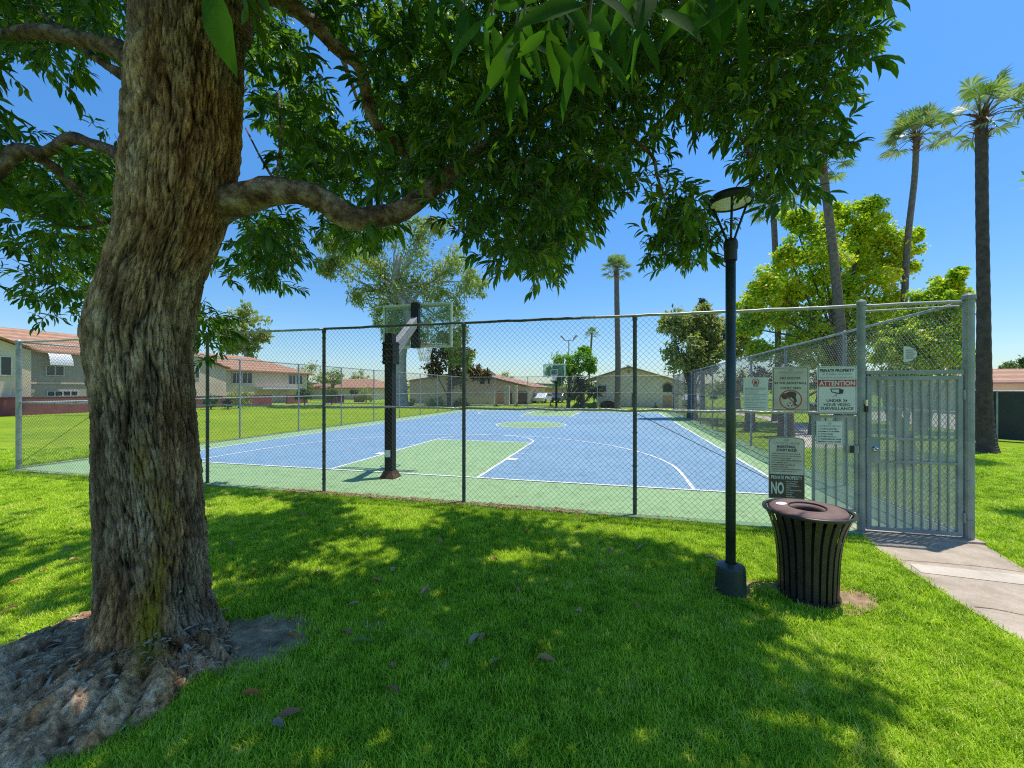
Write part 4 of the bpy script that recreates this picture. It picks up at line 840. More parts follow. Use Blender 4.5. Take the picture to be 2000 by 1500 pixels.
# ------------------------------------------------------------------ litter along the fence foot
n = 1500; x = rng.uniform(FX0, 1.2, n); x = np.where(rng.random(n) < .6, rng.uniform(-6, -.5, n), x); y = FYN-.06+rng.normal(size=n)*.05; k = 2*rng.random(n)*6.28
Vv, Ff, At = leaves(np.c_[x, y, np.full(n, .035)], np.c_[np.cos(k), np.sin(k), rng.normal(size=n)*.1], np.c_[rng.normal(size=n)*.4, rng.normal(size=n)*.4, np.ones(n)], rng.uniform(.03, .08, n), rng.uniform(.012, .025, n), rng.random(n))
o = link('leaf_litter', npmesh('leaf_litter', Vv, Ff, {'rnd': At}), 'dry_leaf'); tag(o, 'brown leaf litter blown along the foot of the near fence', 'leaf litter', kind='stuff')
dg = bpy.context.evaluated_depsgraph_get(); P_ = []; Q_ = []
from mathutils.bvhtree import BVHTree
bv = BVHTree.FromPolygons([v.co.copy() for v in tr.data.vertices], [tuple(p.vertices) for p in tr.data.polygons][:NT*NF+NT*40])
for i in range(620):
    a = random.uniform(math.pi*.98, math.pi*2.15) if random.random() < .85 else random.uniform(0, 6.28); d_ = random.uniform(.4, 1.0)*float(rout(math.degrees(a)))*.92; q = Vector((d_*math.cos(a+TH), d_*math.sin(a+TH), 0))
    h_ = bv.ray_cast(Vector((q.x, q.y, 1.0)), Vector((0, 0, -1)))
    zz = h_[0].z if h_[0] is not None and h_[0].z > 0 else .02
    if zz > .5: continue
    P_.append((TC.x+q.x, TC.y+q.y, zz+.008)); k_ = h_[1] if h_[0] is not None and h_[1].z > 0 else Vector((0, 0, 1)); Q_.append((k_.x+random.gauss(0, .25), k_.y+random.gauss(0, .25), k_.z+.2))
n = len(P_); k = rng.random(n)*6.28
Vv, Ff, At = leaves(np.array(P_), np.c_[np.cos(k), np.sin(k), rng.normal(size=n)*.2], np.array(Q_), rng.uniform(.02, .085, n), rng.uniform(.006, .022, n), rng.random(n), curl=.2)
o = link('bark_litter', npmesh('bark_litter', Vv, Ff, {'rnd': At}), 'dry_leaf_grey'); tag(o, 'small flakes of bark and dry leaves scattered over the tree roots', 'bark litter', kind='stuff')
n = 160; k = rng.random(n)*6.28
Vv, Ff, At = leaves(np.c_[rng.uniform(-10, 3, n), rng.uniform(6.6, 13, n), np.full(n, .048)], np.c_[np.cos(k), np.sin(k), rng.normal(size=n)*.1], np.c_[rng.normal(size=n)*.3, rng.normal(size=n)*.3, np.ones(n)], rng.uniform(.03, .09, n), rng.uniform(.01, .03, n), rng.random(n))
o = link('court_debris', npmesh('court_debris', Vv, Ff, {'rnd': At}), 'dry_leaf'); tag(o, 'scattered dry leaf bits blown over the near end of the court', 'leaf litter', kind='stuff')
# ------------------------------------------------------------------ lamp post
LP = W(1427, 760, 3.80); LP.z = 0
LA = thing('lamp_post', LP, 'dark green lamp post with flat round head standing beside the bin', 'lamp')
x, y = LP.x, LP.y
part(MB().lathe((x, y, 0), [(.138, -.03), (.136, .02), (.130, .13), (.124, .25), (.118, .262), (.05, .285), (.05, .286)], 36), 'base_cover', 'lamp_green', LA, smooth=False)
part(MB().tube([(x, y, .25), (x, y, 3.15)], .044, 24), 'pole', 'lamp_green', LA, smooth=True)
part(MB().lathe((x, y, 3.13), [(.049, 0), (.056, .0), (.056, .10), (.062, .11), (.062, .17), (.05, .2), (.001, .2)], 24), 'collar', 'lamp_black', LA)
for a in (20, 140, 260):
    ca, sa = math.cos(R(a)), math.sin(R(a)); part(MB().tube([(x+.02*ca, y+.02*sa, 3.28), (x+.06*ca, y+.06*sa, 3.40), (x+.165*ca, y+.165*sa, 3.68)], .011, 8), 'support_arm', 'lamp_black', LA, smooth=True)
part(MB().lathe((x, y, 3.66), [(.170, .02), (.178, .0), (.192, .01), (.195, .05), (.17, .085), (.06, .11), (.001, .115)], 40), 'lamp_head', 'lamp_black', LA)
part(MB().lathe((x, y, 3.675), [(.169, .0), (.001, .0)], 40), 'diffuser', 'lamp_lens', LA)
part(MB().lathe((x+.02, y, 3.65), [(.001, 0), (.01, .004), (.01, .024)], 12), 'sensor', 'lamp_black', LA)
# ------------------------------------------------------------------ litter bin
TP = G(1577, 1163); x, y = TP.x, TP.y
TB = thing('litter_bin', TP, 'flared brown slatted metal litter bin with a round lid opening', 'litter bin')
NS = 26
def prof_bin(t): return .232+.02*t+.085*t**4
for i in range(NS):
    a = 2*math.pi*i/NS; hw = .0165
    mb = MB(); vs = []
    for k in range(17):
        t = k/16; r = prof_bin(t); zz = .03+.75*t; wdt = math.pi*prof_bin(t)/NS*.66
        for rr, sg in ((r, -1), (r, 1), (r-.006, 1), (r-.006, -1)):
            da = sg*wdt/r; vs.append((x+rr*math.cos(a+da), y+rr*math.sin(a+da), zz))
    fs = [(k*4+j, k*4+(j+1) % 4, k*4+4+(j+1) % 4, k*4+4+j) for k in range(16) for j in range(4)]
    part(mb.add(vs, fs), 'slat', 'bin_brown', TB)
part(MB().lathe((x, y, .795), [(.345+.016*math.cos(q), .016*math.sin(q)) for q in [2*math.pi*i/10 for i in range(10)]], 56, closed=True), 'rim', 'bin_brown', TB, smooth=True)
part(MB().lathe((x, y, .01), [(.20, .0), (.245, .0), (.248, .03), (.20, .03)], 40, closed=True), 'base_ring', 'bin_brown', TB)
part(MB().lathe((x, y, .05), [(.001, 0), (.215, 0), (.215, .5), (.245, .66), (.24, .66), (.21, .5), (.21, .01), (.001, .01)], 36), 'liner', 'bin_inside', TB)
lid = MB().lathe((0, 0, 0), [(.30, -.02), (.305, .0), (.295, .018), (.16, .035), (.145, .028), (.13, -.005), (.115, -.04), (.11, -.04), (.125, .0), (.14, .02), (.15, .01), (.29, .0)], 56).build('lid', 'bin_lid', None, True)
lid.parent = TB; lid.location = (.0, 0, .795); lid.rotation_euler = (R(1.5), R(-1.0), 0)
fun = MB().lathe((0, 0, 0), [(.146, .036), (.134, .0), (.118, -.05), (.112, -.12)], 40).build('lid_opening', 'bin_brown', lid, True); fun.matrix_parent_inverse = Matrix()
st = MB().lathe((0, 0, 0), [(.045, 0), (.001, .0005)], 24).build('sticker', 'white_paint', lid); st.location = (-.19, .07, .0325); st.matrix_parent_inverse = Matrix(); st.rotation_euler = (0, R(-6), 0)
# ------------------------------------------------------------------ basketball hoops
def hoop(label):
    o = thing('basketball_hoop', (HX, 7.72, .03), label, 'basketball hoop', 'hoops at the two ends of the court')
    def pp(mb, n_, m_, **k): q = mb.build(n_, m_, None, **k); q.parent = o; return q
    pp(MB().box(-.088, .088, -.088, .088, .02, 3.08), 'pole', 'pole_black', bev=.008)
    pp(MB().box(-.17, .17, -.17, .17, 0, .02).add([(-.16, -.16, .02), (.16, -.16, .02), (.16, .16, .02), (-.16, .16, .02), (-.1, -.1, .16), (.1, -.1, .16), (.1, .1, .16), (-.1, .1, .16)], [(0, 1, 5, 4), (1, 2, 6, 5), (2, 3, 7, 6), (3, 0, 4, 7)]), 'base_plate', 'rust')
    pp(MB().box(-.06, .06, -.104, -.101, .45, .6), 'pole_label', 'white_paint')
    br = MB()
    for z_ in (2.45, 2.58, 2.71, 2.84): br.box(-.13, .13, -.12, .16, z_, z_+.035)
    br.box(-.125, -.105, -.1, .14, 2.42, 2.9).box(.105, .125, -.1, .14, 2.42, 2.9)
    pp(br, 'clamp_bracket', 'black_metal')
    arm = MB(); arm.add([(sx*.075, yy, zz) for sx in (-1, 1) for yy, zz in ((.1, 2.55), (.1, 2.85), (1.07, 3.62), (1.07, 3.36))], [(0, 1, 2, 3), (7, 6, 5, 4), (0, 4, 5, 1), (1, 5, 6, 2), (2, 6, 7, 3), (3, 7, 4, 0)])
    pp(arm, 'arm', 'grey_metal', bev=.006)
    z0, z1, yb = 2.89, 3.96, 1.21
    pp(MB().box(-.1, .1, 1.075, yb-.035, z0-.01, z1+.01), 'board_mount', 'black_metal')
    f = MB(); t = .045; f.box(-.915, .915, yb-.03, yb+.02, z0, z0+t).box(-.915, .915, yb-.03, yb+.02, z1-t, z1).box(-.915, -.915+t, yb-.03, yb+.02, z0+t, z1-t).box(.915-t, .915, yb-.03, yb+.02, z0+t, z1-t)
    bd = pp(f, 'backboard_frame', 'board_frame', bev=.003)
    pp(MB().box(-.87, .87, yb-.006, yb+.006, z0+t, z1-t), 'backboard_glass', 'board_glass')
    q = MB(); a0, a1, c0, c1, t = -.305, .305, z0+.15, z0+.62, .05
    q.box(a0, a1, yb+.007, yb+.009, c0, c0+t).box(a0, a1, yb+.007, yb+.009, c1-t, c1).box(a0, a0+t, yb+.007, yb+.009, c0+t, c1-t).box(a1-t, a1, yb+.007, yb+.009, c0+t, c1-t)
    q.box(-.87, .87, yb+.007, yb+.009, z1-.1, z1-.046).box(-.87, .87, yb+.007, yb+.009, z0+.046, z0+.09).box(-.87, -.82, yb+.007, yb+.009, z0+.09, z1-.1).box(.82, .87, yb+.007, yb+.009, z0+.09, z1-.1)
    pp(q, 'board_markings', 'board_frame')
    rz, rc, ry = 3.02, .228, yb+.02+.15+.228
    rm = MB(); rm.tube([(rc*math.cos(a), ry+rc*math.sin(a), rz) for a in [2*math.pi*i/28 for i in range(29)]], .014, 6); rm.box(-.09, .09, yb+.021, ry-rc+.005, rz-.02, rz+.0); rm.box(-.1, .1, yb+.021, yb+.03, rz-.14, rz+.04)
    rim = pp(rm, 'rim', 'rim_red')
    nt_ = MB()
    for i in range(12):
        for sg in (1, -1):
            P = []
            for k in range(7):
                t = k/6; a = 2*math.pi*(i+sg*t*1.5)/12; r = rc*(1-.52*t**.7); P.append((r*math.cos(a), ry+r*math.sin(a), rz-.01-.42*t))
            nt_.tube(P, .0095, 3, cap=False)
    nn_ = nt_.build('net', 'net_white', rim); nn_.matrix_parent_inverse = Matrix()
    return o
h1 = hoop('near basketball hoop on a black square post just behind the near fence')
h2 = copy_tree(h1); h2.location = (HX-.15, 34.25, .03); h2.rotation_euler = (0, 0, math.pi); h2['label'] = 'far basketball hoop at the distant end of the court'
# ------------------------------------------------------------------ background trees
def bgtree(name, label, cat, z, trunk, blobs, mat, bark, leaf=.28, per=260, group=None, limbs=True, droop=0.0, base=None, sub=9, wl=.45):
    """trunk: list (u,v,r metres); blobs: list (u,v,rpx) at distance z"""
    b0 = W(trunk[0][0], 760, z); b0.z = 0; o = thing(name, b0, label, cat, group)
    mb = MB(); P = [b0.copy()]; P[0].z = -.1; rs = [trunk[0][2]*1.25]
    for (u, v, r) in trunk: P.append(W(u, v, z)); rs.append(r)
    S = spline([(*p, r) for p, r in zip(P, rs)], 5); mb.tube([q[:3] for q in S], [max(.02, float(q[3])) for q in S], 10)
    part(mb, 'trunk', bark, o, smooth=True)
    Pn = []; Nn = []; lb = MB()
    top = P[-1]; 
    for (u, v, rp) in blobs:
        r = rp/787*z; per_ = int(per*1.0); zc = z+random.uniform(-.5, .5)*r; c = W(u, v, zc)
        if limbs:
            st_ = P[max(1, len(P)-2-(1 if random.random() < .4 else 0))]; md = (st_+c)/2+Vector((random.gauss(0, .08*r), random.gauss(0, .08*r), .15*r)); rr = rs[-1]*.55
            lb.tube([st_, md, c], [rr, rr*.7, rr*.25], 6, cap=False)
        n_sub = max(3, sub); cs = np.array(c)+unit(n_sub)*(r*rng.uniform(.35, .95, n_sub)[:, None]); rsb = r*rng.uniform(.3, .62, n_sub)
        for cc, q in zip(cs, rsb):
            k = max(8, int(per/n_sub)); u_ = unit(k); Pn.append(cc+u_*(q*rng.uniform(.4, 1.05, k)[:, None])*np.array([1, 1, .8])); Nn.append(u_*.7+np.array([0, 0, .8]))
    if limbs: part(lb, 'limbs', bark, o, smooth=True)
    Pn = np.concatenate(Pn); Nn = np.concatenate(Nn)+rng.normal(size=(len(Pn), 3))*.35; n = len(Pn); D = unit(n); D[:, 2] -= droop
    L = leaf*rng.uniform(.6, 1.2, n)
    V, F, A_ = leaves(Pn, D, Nn, L, L*wl, np.clip(rng.random(n), 0, 1), fine=False)
    ob = link('crown', npmesh('crown', V-np.array(b0), F, {'rnd': A_}), mat); ob.parent = o; return o
# eucalyptus behind the near hoop
bgtree('eucalyptus_tree', 'tall pale barked eucalyptus with airy grey green crown behind the near hoop', 'tree', 44,
 [(778, 760, .95), (778, 720, .85), (782, 680, .75), (800, 640, .6), (790, 600, .5), (770, 560, .4), (780, 500, .3)],
 [(700, 460, 45), (660, 500, 40), (720, 520, 50), (780, 450, 55), (820, 500, 50), (770, 560, 50), (850, 560, 45), (890, 520, 45), (920, 550, 32), (880, 600, 45), (830, 640, 40), (890, 650, 35), (720, 580, 40), (690, 490, 30), (650, 470, 25), (800, 540, 50), (840, 440, 30), (770, 640, 28), (905, 700, 25), (640, 520, 22), (790, 610, 40), (750, 610, 30)], 'leaf_euc', 'bark_pale', .55, 900, droop=.6, wl=.3, sub=14)
bgtree('conifer_tree', 'dark brown drooping evergreen beside the pale house gable', 'tree', 47, [(878, 780, .3), (880, 700, .25), (880, 660, .15)],
 [(880, 680, 28), (860, 700, 24), (900, 710, 24), (850, 720, 22), (885, 740, 24), (910, 690, 18), (870, 655, 16), (930, 725, 16), (950, 735, 12)], 'leaf_brown', 'bark_brown', .5, 500)
bgtree('gum_tree', 'brownish gum tree rising behind the left houses', 'tree', 70, [(480, 740, .5), (482, 680, .4), (478, 640, .3)],
 [(455, 630, 26), (480, 612, 24), (500, 640, 26), (470, 655, 28), (515, 655, 18), (440, 655, 20), (490, 680, 20), (425, 640, 14), (450, 680, 14)], 'leaf_olive', 'bark_pale', .75, 420, droop=.3)
for (u, v, r, z_, lab) in [(650, 730, 16, 70, 'grey green round tree behind the low roofs left of the near hoop'), (600, 725, 20, 75, 'loose willow like tree at the end of the cream house'), (700, 732, 14, 90, 'small hazy tree between the left roofs'), (985, 735, 10, 95, 'tiny dark treetop above the roofs left of the far hoop')]:
    bgtree('small_tree', lab, 'tree', z_, [(u, 760, .25), (u, v+4, .15)], [(u, v, r), (u-r*.9, v+8, r*.8), (u+r*.9, v+7, r*.8), (u, v+16, r)], 'leaf_olive', 'bark_brown', .5, 220, group='distant trees between the houses')
bgtree('leafy_tree', 'bright green young tree behind the far hoop', 'tree', 42, [(1110, 790, .2), (1112, 750, .15), (1115, 725, .1)],
 [(1085, 712, 20), (1110, 706, 20), (1140, 698, 20), (1155, 712, 14), (1075, 728, 14), (1100, 728, 20), (1130, 725, 20), (1155, 722, 10), (1142, 684, 10), (1090, 742, 10)], 'leaf_green', 'bark_brown', .42, 420)
bgtree('broad_palm', 'dark low spreading palm beside the cream house wall', 'palm', 40, [(1138, 790, .25), (1138, 770, .2)], [(1140, 755, 22), (1125, 770, 16), (1160, 765, 14), (1130, 745, 12)], 'leaf_dark', 'bark_brown', .8, 160, wl=.14, droop=.6)
bgtree('olive_tree', 'olive brown bushy tree behind the lamp post over the right fence', 'tree', 26, [(1352, 780, .28), (1350, 720, .22), (1352, 680, .15)],
 [(1330, 640, 36), (1370, 650, 38), (1410, 650, 36), (1340, 690, 36), (1390, 690, 36), (1310, 630, 20), (1420, 690, 30), (1380, 620, 24), (1360, 712, 22), (1440, 660, 24)], 'leaf_olive', 'bark_brown', .34, 1400, sub=12)
bgtree('conifer_tree', 'dark pointed treetop just above the olive tree', 'tree', 34, [(1372, 760, .2), (1372, 640, .1), (1372, 600, .05)], [(1372, 610, 14), (1360, 625, 12), (1385, 622, 12), (1370, 590, 8)], 'leaf_dark', 'bark_brown', .3, 200)
bgtree('maple_tree', 'large yellow green tree with orange tinged leaves right of the lamp post', 'tree', 22, [(1640, 840, .32), (1640, 760, .26), (1635, 680, .2), (1640, 600, .15)],
 [(1690, 425, 32), (1650, 440, 36), (1590, 440, 34), (1550, 430, 22), (1630, 420, 22), (1720, 470, 38), (1670, 490, 50), (1600, 500, 52), (1540, 500, 32), (1560, 560, 46), (1500, 560, 34), (1620, 570, 52), (1690, 560, 52), (1740, 520, 36), (1480, 600, 34), (1540, 620, 46), (1600, 640, 50), (1670, 640, 52), (1730, 600, 40), (1770, 480, 24), (1460, 640, 28), (1480, 680, 24), (1560, 690, 40), (1640, 700, 40), (1700, 400, 14), (1790, 460, 12)], 'leaf_big_green', 'bark_brown', .17, 3000, sub=18, wl=.8)
bgtree('maple_tree', 'smaller yellow green tree with reddish tips behind the gate', 'tree', 18, [(1800, 860, .24), (1798, 760, .18), (1800, 680, .14)],
 [(1820, 590, 32), (1850, 560, 24), (1870, 540, 18), (1790, 610, 30), (1845, 610, 34), (1800, 660, 40), (1860, 650, 36), (1760, 650, 34), (1880, 580, 20), (1830, 700, 36), (1870, 700, 28), (1780, 700, 30), (1730, 690, 26)], 'leaf_big_green', 'bark_brown', .15, 2400, sub=18, wl=.8)
# shade trees right behind the right fence: leaning trunks with low dark crowns
for (u, vb, z_, pts, bl, lab) in [
 (1465, 835, 18.5, [(1465, 790, .2), (1470, 760, .17), (1490, 720, .13)], [(1470, 735, 30), (1440, 745, 22), (1500, 740, 26)], 'dark shade tree behind the right fence nearest the lamp post'),
 (1535, 845, 16.5, [(1535, 800, .26), (1530, 770, .22), (1520, 735, .16)], [(1540, 735, 30), (1570, 745, 26), (1520, 720, 26)], 'leaning shade tree behind the right fence and the rules board'),
 (1600, 850, 17, [(1590, 810, .2), (1565, 780, .16), (1555, 750, .12)], [(1600, 740, 30), (1630, 750, 26)], 'forked shade tree behind the barred side panel'),
 (1775, 945, 10, [(1770, 860, .15), (1740, 800, .13), (1735, 760, .1)], [(1740, 745, 34), (1770, 735, 30), (1700, 740, 28)], 'curved trunk shade tree standing behind the gate')]:
    bgtree('shade_tree', lab, 'tree', z_, pts, bl, 'leaf_dark' if u < 1600 else 'leaf_shrub', 'bark_brown', .14, 420)
bgtree('hedge_tree', 'pale green treetop above the orange roof at the far right', 'tree', 36, [(1985, 740, .2), (1985, 730, .1)], [(1975, 718, 14), (1995, 710, 12), (1960, 724, 8), (2010, 722, 14)], 'leaf_shrub', 'bark_brown', .3, 260)
bgtree('garden_bush', 'green bush in front of the far right house wall', 'bush', 30, [(1985, 770, .1), (1985, 765, .08)], [(1985, 757, 10), (2000, 754, 10), (1972, 762, 6)], 'leaf_green', 'bark_brown', .25, 200)
bgtree('background_tree', 'dense dark tree behind the right fence end', 'tree', 38, [(1440, 790, .3), (1440, 760, .2)], [(1420, 745, 22), (1455, 740, 24), (1400, 765, 14)], 'leaf_olive', 'bark_brown', .4, 240)
bgtree('shade_tree', 'leafy tree at the right of the lawn beyond the path, outside the picture edge', 'tree', 6.6, [(2230, 700, .14), (2225, 560, .12), (2200, 420, .1)],
 [(2150, 330, 90), (2230, 300, 100), (2300, 380, 90), (2180, 200, 90), (2280, 220, 80), (2130, 260, 60)], 'leaf_green', 'bark_brown', .12, 700)
# far trees that read as one mass
pts = []
for i in range(260):
    u = random.uniform(-400, 2400); z_ = random.uniform(120, 170); h = (4.5+3*noise.noise(Vector((u*.01, 0, 0))))*random.uniform(.5, 1); p = W(u, 760, z_); pts.append((p.x, p.y, h*random.uniform(.2, .7), h*.5))
Pn = np.concatenate([np.array(p[:3])+unit(60)*p[3]*np.array([1.6, 1.6, .7]) for p in pts]); n = len(Pn)
V, F, A_ = leaves(Pn, unit(n), unit(n)+np.array([0, 0, .8]), rng.uniform(.8, 1.6, n), rng.uniform(.5, .9, n), rng.random(n), fine=False)
tag(link('distant_wood', npmesh('distant_wood', V, F, {'rnd': A_}), 'leaf_olive'), 'distant wooded strip on the horizon between the houses', 'trees', kind='stuff')
# hills
V = []; 
for i in range(121):
    u = -600+i*28; p = W(u, 760, 900); V.append((p.x, p.y, -5)); V.append((p.x, p.y, 14+10*noise.noise(Vector((i*.11, 3, 0)))+3*noise.noise(Vector((i*.4, 8, 0)))))
tag(MB().add(V, [(2*i, 2*i+2, 2*i+3, 2*i+1) for i in range(120)]).build('hills', 'hill'), kind='structure')
# ------------------------------------------------------------------ palms
def palm(label, z, path, rc, crown, bark='palm_trunk', nf=34, skirt=True, mat='leaf_palm', wind=(0, 0), group='tall fan palms'):
    """path: (u,v,r) base to top; crown radius metres"""
    vb = path[0][1]; b0 = W(path[0][0], 760, z); b0.z = 0
    o = thing('palm_tree', b0, label, 'palm', group); P = [W(u, v, z) for u, v, r in path]; P.insert(0, Vector((b0.x, b0.y, -.1))) ; rs = [path[0][2]*1.5]+[r for _, _, r in path]
    S = spline([(*p, r) for p, r in zip(P, rs)], 14); mb = MB()
    mb.tube([q[:3] for q in S], [float(q[3])*(1+.05*(i % 2)) for i, q in enumerate(S)], 12); part(mb, 'trunk', bark, o)
    top = P[-1]; R0 = crown
    if skirt:
        mb = MB()
        for k in range(70):
            a = random.uniform(0, 6.28); zz = random.uniform(-1.0, .25)*R0*.45; rr = path[-1][2]*1.0; q = Vector((math.cos(a), math.sin(a), 0))
            s0 = top+Vector((0, 0, zz))+q*rr*.7; e = s0+q*(R0*random.uniform(.06, .16))+Vector((0, 0, random.uniform(.02, .2)*R0)); wv_ = Vector((-q.y, q.x, 0))*R0*.03
            mb.add([s0-wv_, s0+wv_, e+wv_*.4, e-wv_*.4], [(0, 1, 2, 3)])
        part(mb, 'leaf_bases', 'palm_skirt', o)
    Vv = []; Ff = []; Rn = []; stems = MB()
    for f in range(nf):
        a = f*2.399+random.uniform(-.2, .2); el = math.radians(82-104*(f/nf)**.9+random.uniform(-8, 8)); q = Vector((math.cos(a)*math.cos(el), math.sin(a)*math.cos(el), math.sin(el)))
        L = R0*random.uniform(.50, .72); q = (q+Vector((wind[0], wind[1], 0))*.25).normalized(); c = top+q*L+Vector((0, 0, -.08*R0)); stems.tube([top, top+q*L*.55+Vector((0, 0, .02*R0)), c], [R0*.014, R0*.010, R0*.007], 4, cap=False)
        side = q.cross(Vector((0, 0, 1))); side = side.normalized() if side.length > .01 else Vector((1, 0, 0)); nrm = side.cross(q).normalized(); rf = R0*random.uniform(.34, .48); rv = random.random()
        for k in range(22):
            b_ = math.radians(-125+250*k/21+random.uniform(-4, 4)); d = (q*math.cos(b_)+side*math.sin(b_)); ll = rf*(1-.25*abs(b_)/2.2)*random.uniform(.85, 1.1); m1 = c+d*ll*.55+nrm*.0; e = c+d*ll+Vector((wind[0]*.12, wind[1]*.12, -.30*random.uniform(.4, 1.3)))*ll
            wv_ = (q*-math.sin(b_)+side*math.cos(b_)).normalized()*rf*.052; i0 = len(Vv)
            Vv += [tuple(c-b0), tuple(m1+wv_-b0), tuple(m1-wv_-b0), tuple(e-b0)]; Ff.append((i0, i0+2, i0+3, i0+1)); Rn += [min(1, rv*.5+random.random()*.5)]*4
    part(stems, 'leaf_stems', 'leaf_shrub' if False else 'palm_stem', o)
    me = npmesh('crown', np.array(Vv), [np.array(Ff)], {'rnd': Rn}); ob = link('crown', me, mat); ob.parent = o; return o
simple('palm_stem', (.16, .15, .06), .6, 0, .2, 5)
palm('mid distance fan palm standing alone behind the far fence', 40, [(1206, 790, .30), (1207, 700, .27), (1205, 600, .25), (1204, 525, .22)], .3, 1.75, nf=36)
palm('tiny distant fan palm above the bright green tree', 85, [(1150, 750, .2), (1153, 700, .2), (1156, 652, .2)], .2, 1.8, nf=26, skirt=False)
palm('slender fan palm left of the lamp side yellow tree, crown behind the leaves', 24, [(1516, 790, .18), (1520, 700, .165), (1517, 560, .155), (1510, 400, .15)], .2, 1.7, nf=30)
palm('thick trunked leaning fan palm crossing the yellow green tree', 20, [(1656, 830, .26), (1646, 690, .22), (1628, 500, .19), (1606, 320, .165)], .3, 1.5, bark='palm_trunk', nf=30)
palm('curved fan palm right of the yellow green tree', 21, [(1752, 830, .16), (1764, 640, .145), (1772, 480, .135), (1786, 350, .125), (1790, 268, .125)], .2, 1.75, nf=24, wind=(-1.0, -.5), bark='palm_trunk')
palm('tall dark trunked fan palm at the right edge beside the gate', 12.1, [(1924, 860, .24), (1922, 780, .18), (1921, 600, .145), (1918, 400, .135), (1917, 232, .135)], .2, 1.5, bark='palm_dark', nf=21, wind=(.8, -.3))
palm('distant fan palm seen between the leaves left of the big trunk', 30, [(215, 780, .2), (200, 500, .2), (152, 330, .2)], .2, 1.9, nf=28)
# ------------------------------------------------------------------ houses
def slab_roof(mb, x0, x1, y0, y1, z0, z1, axis='y', hip=0, ov=.5, th=.12):
    x0 -= ov; x1 += ov; y0 -= ov; y1 += ov
    if axis == 'y': xm = (x0+x1)/2; r0, r1 = (xm, y0+hip, z1), (xm, y1-hip, z1); c = [(x0, y0, z0), (x1, y0, z0), (x1, y1, z0), (x0, y1, z0)]; fs = [(0, 1, 4), (1, 2, 5, 4), (2, 3, 5), (3, 0, 4, 5)]
    else: ym = (y0+y1)/2; r0, r1 = (x0+hip, ym, z1), (x1-hip, ym, z1); c = [(x0, y0, z0), (x1, y0, z0), (x1, y1, z0), (x0, y1, z0)]; fs = [(3, 0, 4), (0, 1, 5, 4), (1, 2, 5), (2, 3, 4, 5)]
    top = c+[r0, r1]; bot = [(a, b_, z_-th) for a, b_, z_ in top]
    if hip == 0: fs = [f for f in fs if len(f) == 4]; rims = [((0, 1), (1, 2), (2, 3), (3, 0))]
    mb.add(top+bot, fs+[tuple(i+6 for i in f[::-1]) for f in fs])
    edges = [(0, 1), (1, 2), (2, 3), (3, 0)] if hip else ([(1, 2), (3, 0), (0, 4), (4, 1), (2, 5), (5, 3)] if axis == 'y' else [(0, 1), (2, 3), (3, 4), (4, 0), (1, 5), (5, 2)])
    mb.add(top+bot, [(a, b_, b_+6, a+6) for a, b_ in edges])
def walls(mb, x0, x1, y0, y1, zt, ridge=None, axis='y'):
    mb.box(x0, x1, y0, y1, -.1, zt)
    if ridge:
        if axis == 'y': xm = (x0+x1)/2; mb.add([(x0, y0, zt), (x1, y0, zt), (xm, y0, ridge), (x0, y1, zt), (x1, y1, zt), (xm, y1, ridge)], [(0, 1, 2), (3, 5, 4)])
        else: ym = (y0+y1)/2; mb.add([(x0, y0, zt), (x0, y1, zt), (x0, ym, ridge), (x1, y0, zt), (x1, y1, zt), (x1, ym, ridge)], [(0, 2, 1), (3, 4, 5)])
def window(parent, face, c, a0, a1, z0, z1, bars=1, hbars=0, mat='window_frame', arch=False):
    """face 'x+' (plane x=c, spans y) or 'y-' (plane y=c, spans x)"""
    def bx_(mb, p0, p1, q0, q1, d0, d1):
        if face == 'x+': mb.box(c+d0, c+d1, p0, p1, q0, q1)
        else: mb.box(p0, p1, c-d1, c-d0, q0, q1)
    t = .07; mb = MB(); bx_(mb, a0, a1, z0, z0+t, .02, .09); bx_(mb, a0, a1, z1-t, z1, .02, .09); bx_(mb, a0, a0+t, z0+t, z1-t, .02, .09); bx_(mb, a1-t, a1, z0+t, z1-t, .02, .09)
    for i in range(bars): m_ = a0+(a1-a0)*(i+1)/(bars+1); bx_(mb, m_-t/2, m_+t/2, z0+t, z1-t, .02, .08)
    f = part(mb, 'window', mat, parent); g_ = MB(); bx_(g_, a0+t*.5, a1-t*.5, z0+t*.5, z1-t*.5, .005, .03)
    p_ = g_.build('pane', 'glass_dark'); p_.parent = f; p_.matrix_parent_inverse = Matrix(); return f
def ywall(u, X):  # world y where the sight line through column u meets the plane x = X
    a = (u-1000)/787.0; z_ = X/(-ST+a*CT); return z_*(CT+a*ST), z_
def xz(v, z_): return CAMH+(760-v)/787.0*z_
HA = thing('apartment_house', (-50, 20, 0), 'two storey cream and grey house with orange roof at the far left', 'house')
wm = MB(); walls(wm, -56, -46, 12, 29.5, 4.95); part(wm, 'wall', 'stucco_grey', HA)
wm = MB(); walls(wm, -45.98, -43, 11, 20.7, 4.85, 6.7, 'x'); part(wm, 'front_wing', 'stucco_cream', HA)
rm = MB(); slab_roof(rm, -56, -46, 8, 29.5, 5.05, 7.25, 'y', 0, .6); part(rm, 'roof', 'roof_tile', HA)
rm = MB(); slab_roof(rm, -51, -43, 11, 20.7, 4.92, 6.85, 'x', 0, .35); part(rm, 'roof', 'roof_tile', HA)
y0, z_ = ywall(-25, -43); y1, _ = ywall(23, -43); window(HA, 'x+', -43, y0, y1, xz(735, 30.5), xz(698, 30.5))
y0, z_ = ywall(88, -46); y1, _ = ywall(125, -46); window(HA, 'x+', -46, y0, y1, xz(734, z_), xz(713, z_))
yy0, z_ = ywall(90, -46); yy1, _ = ywall(152, -46); window(HA, 'x+', -46, yy0, yy1, xz(775, z_), xz(763, z_), bars=3)
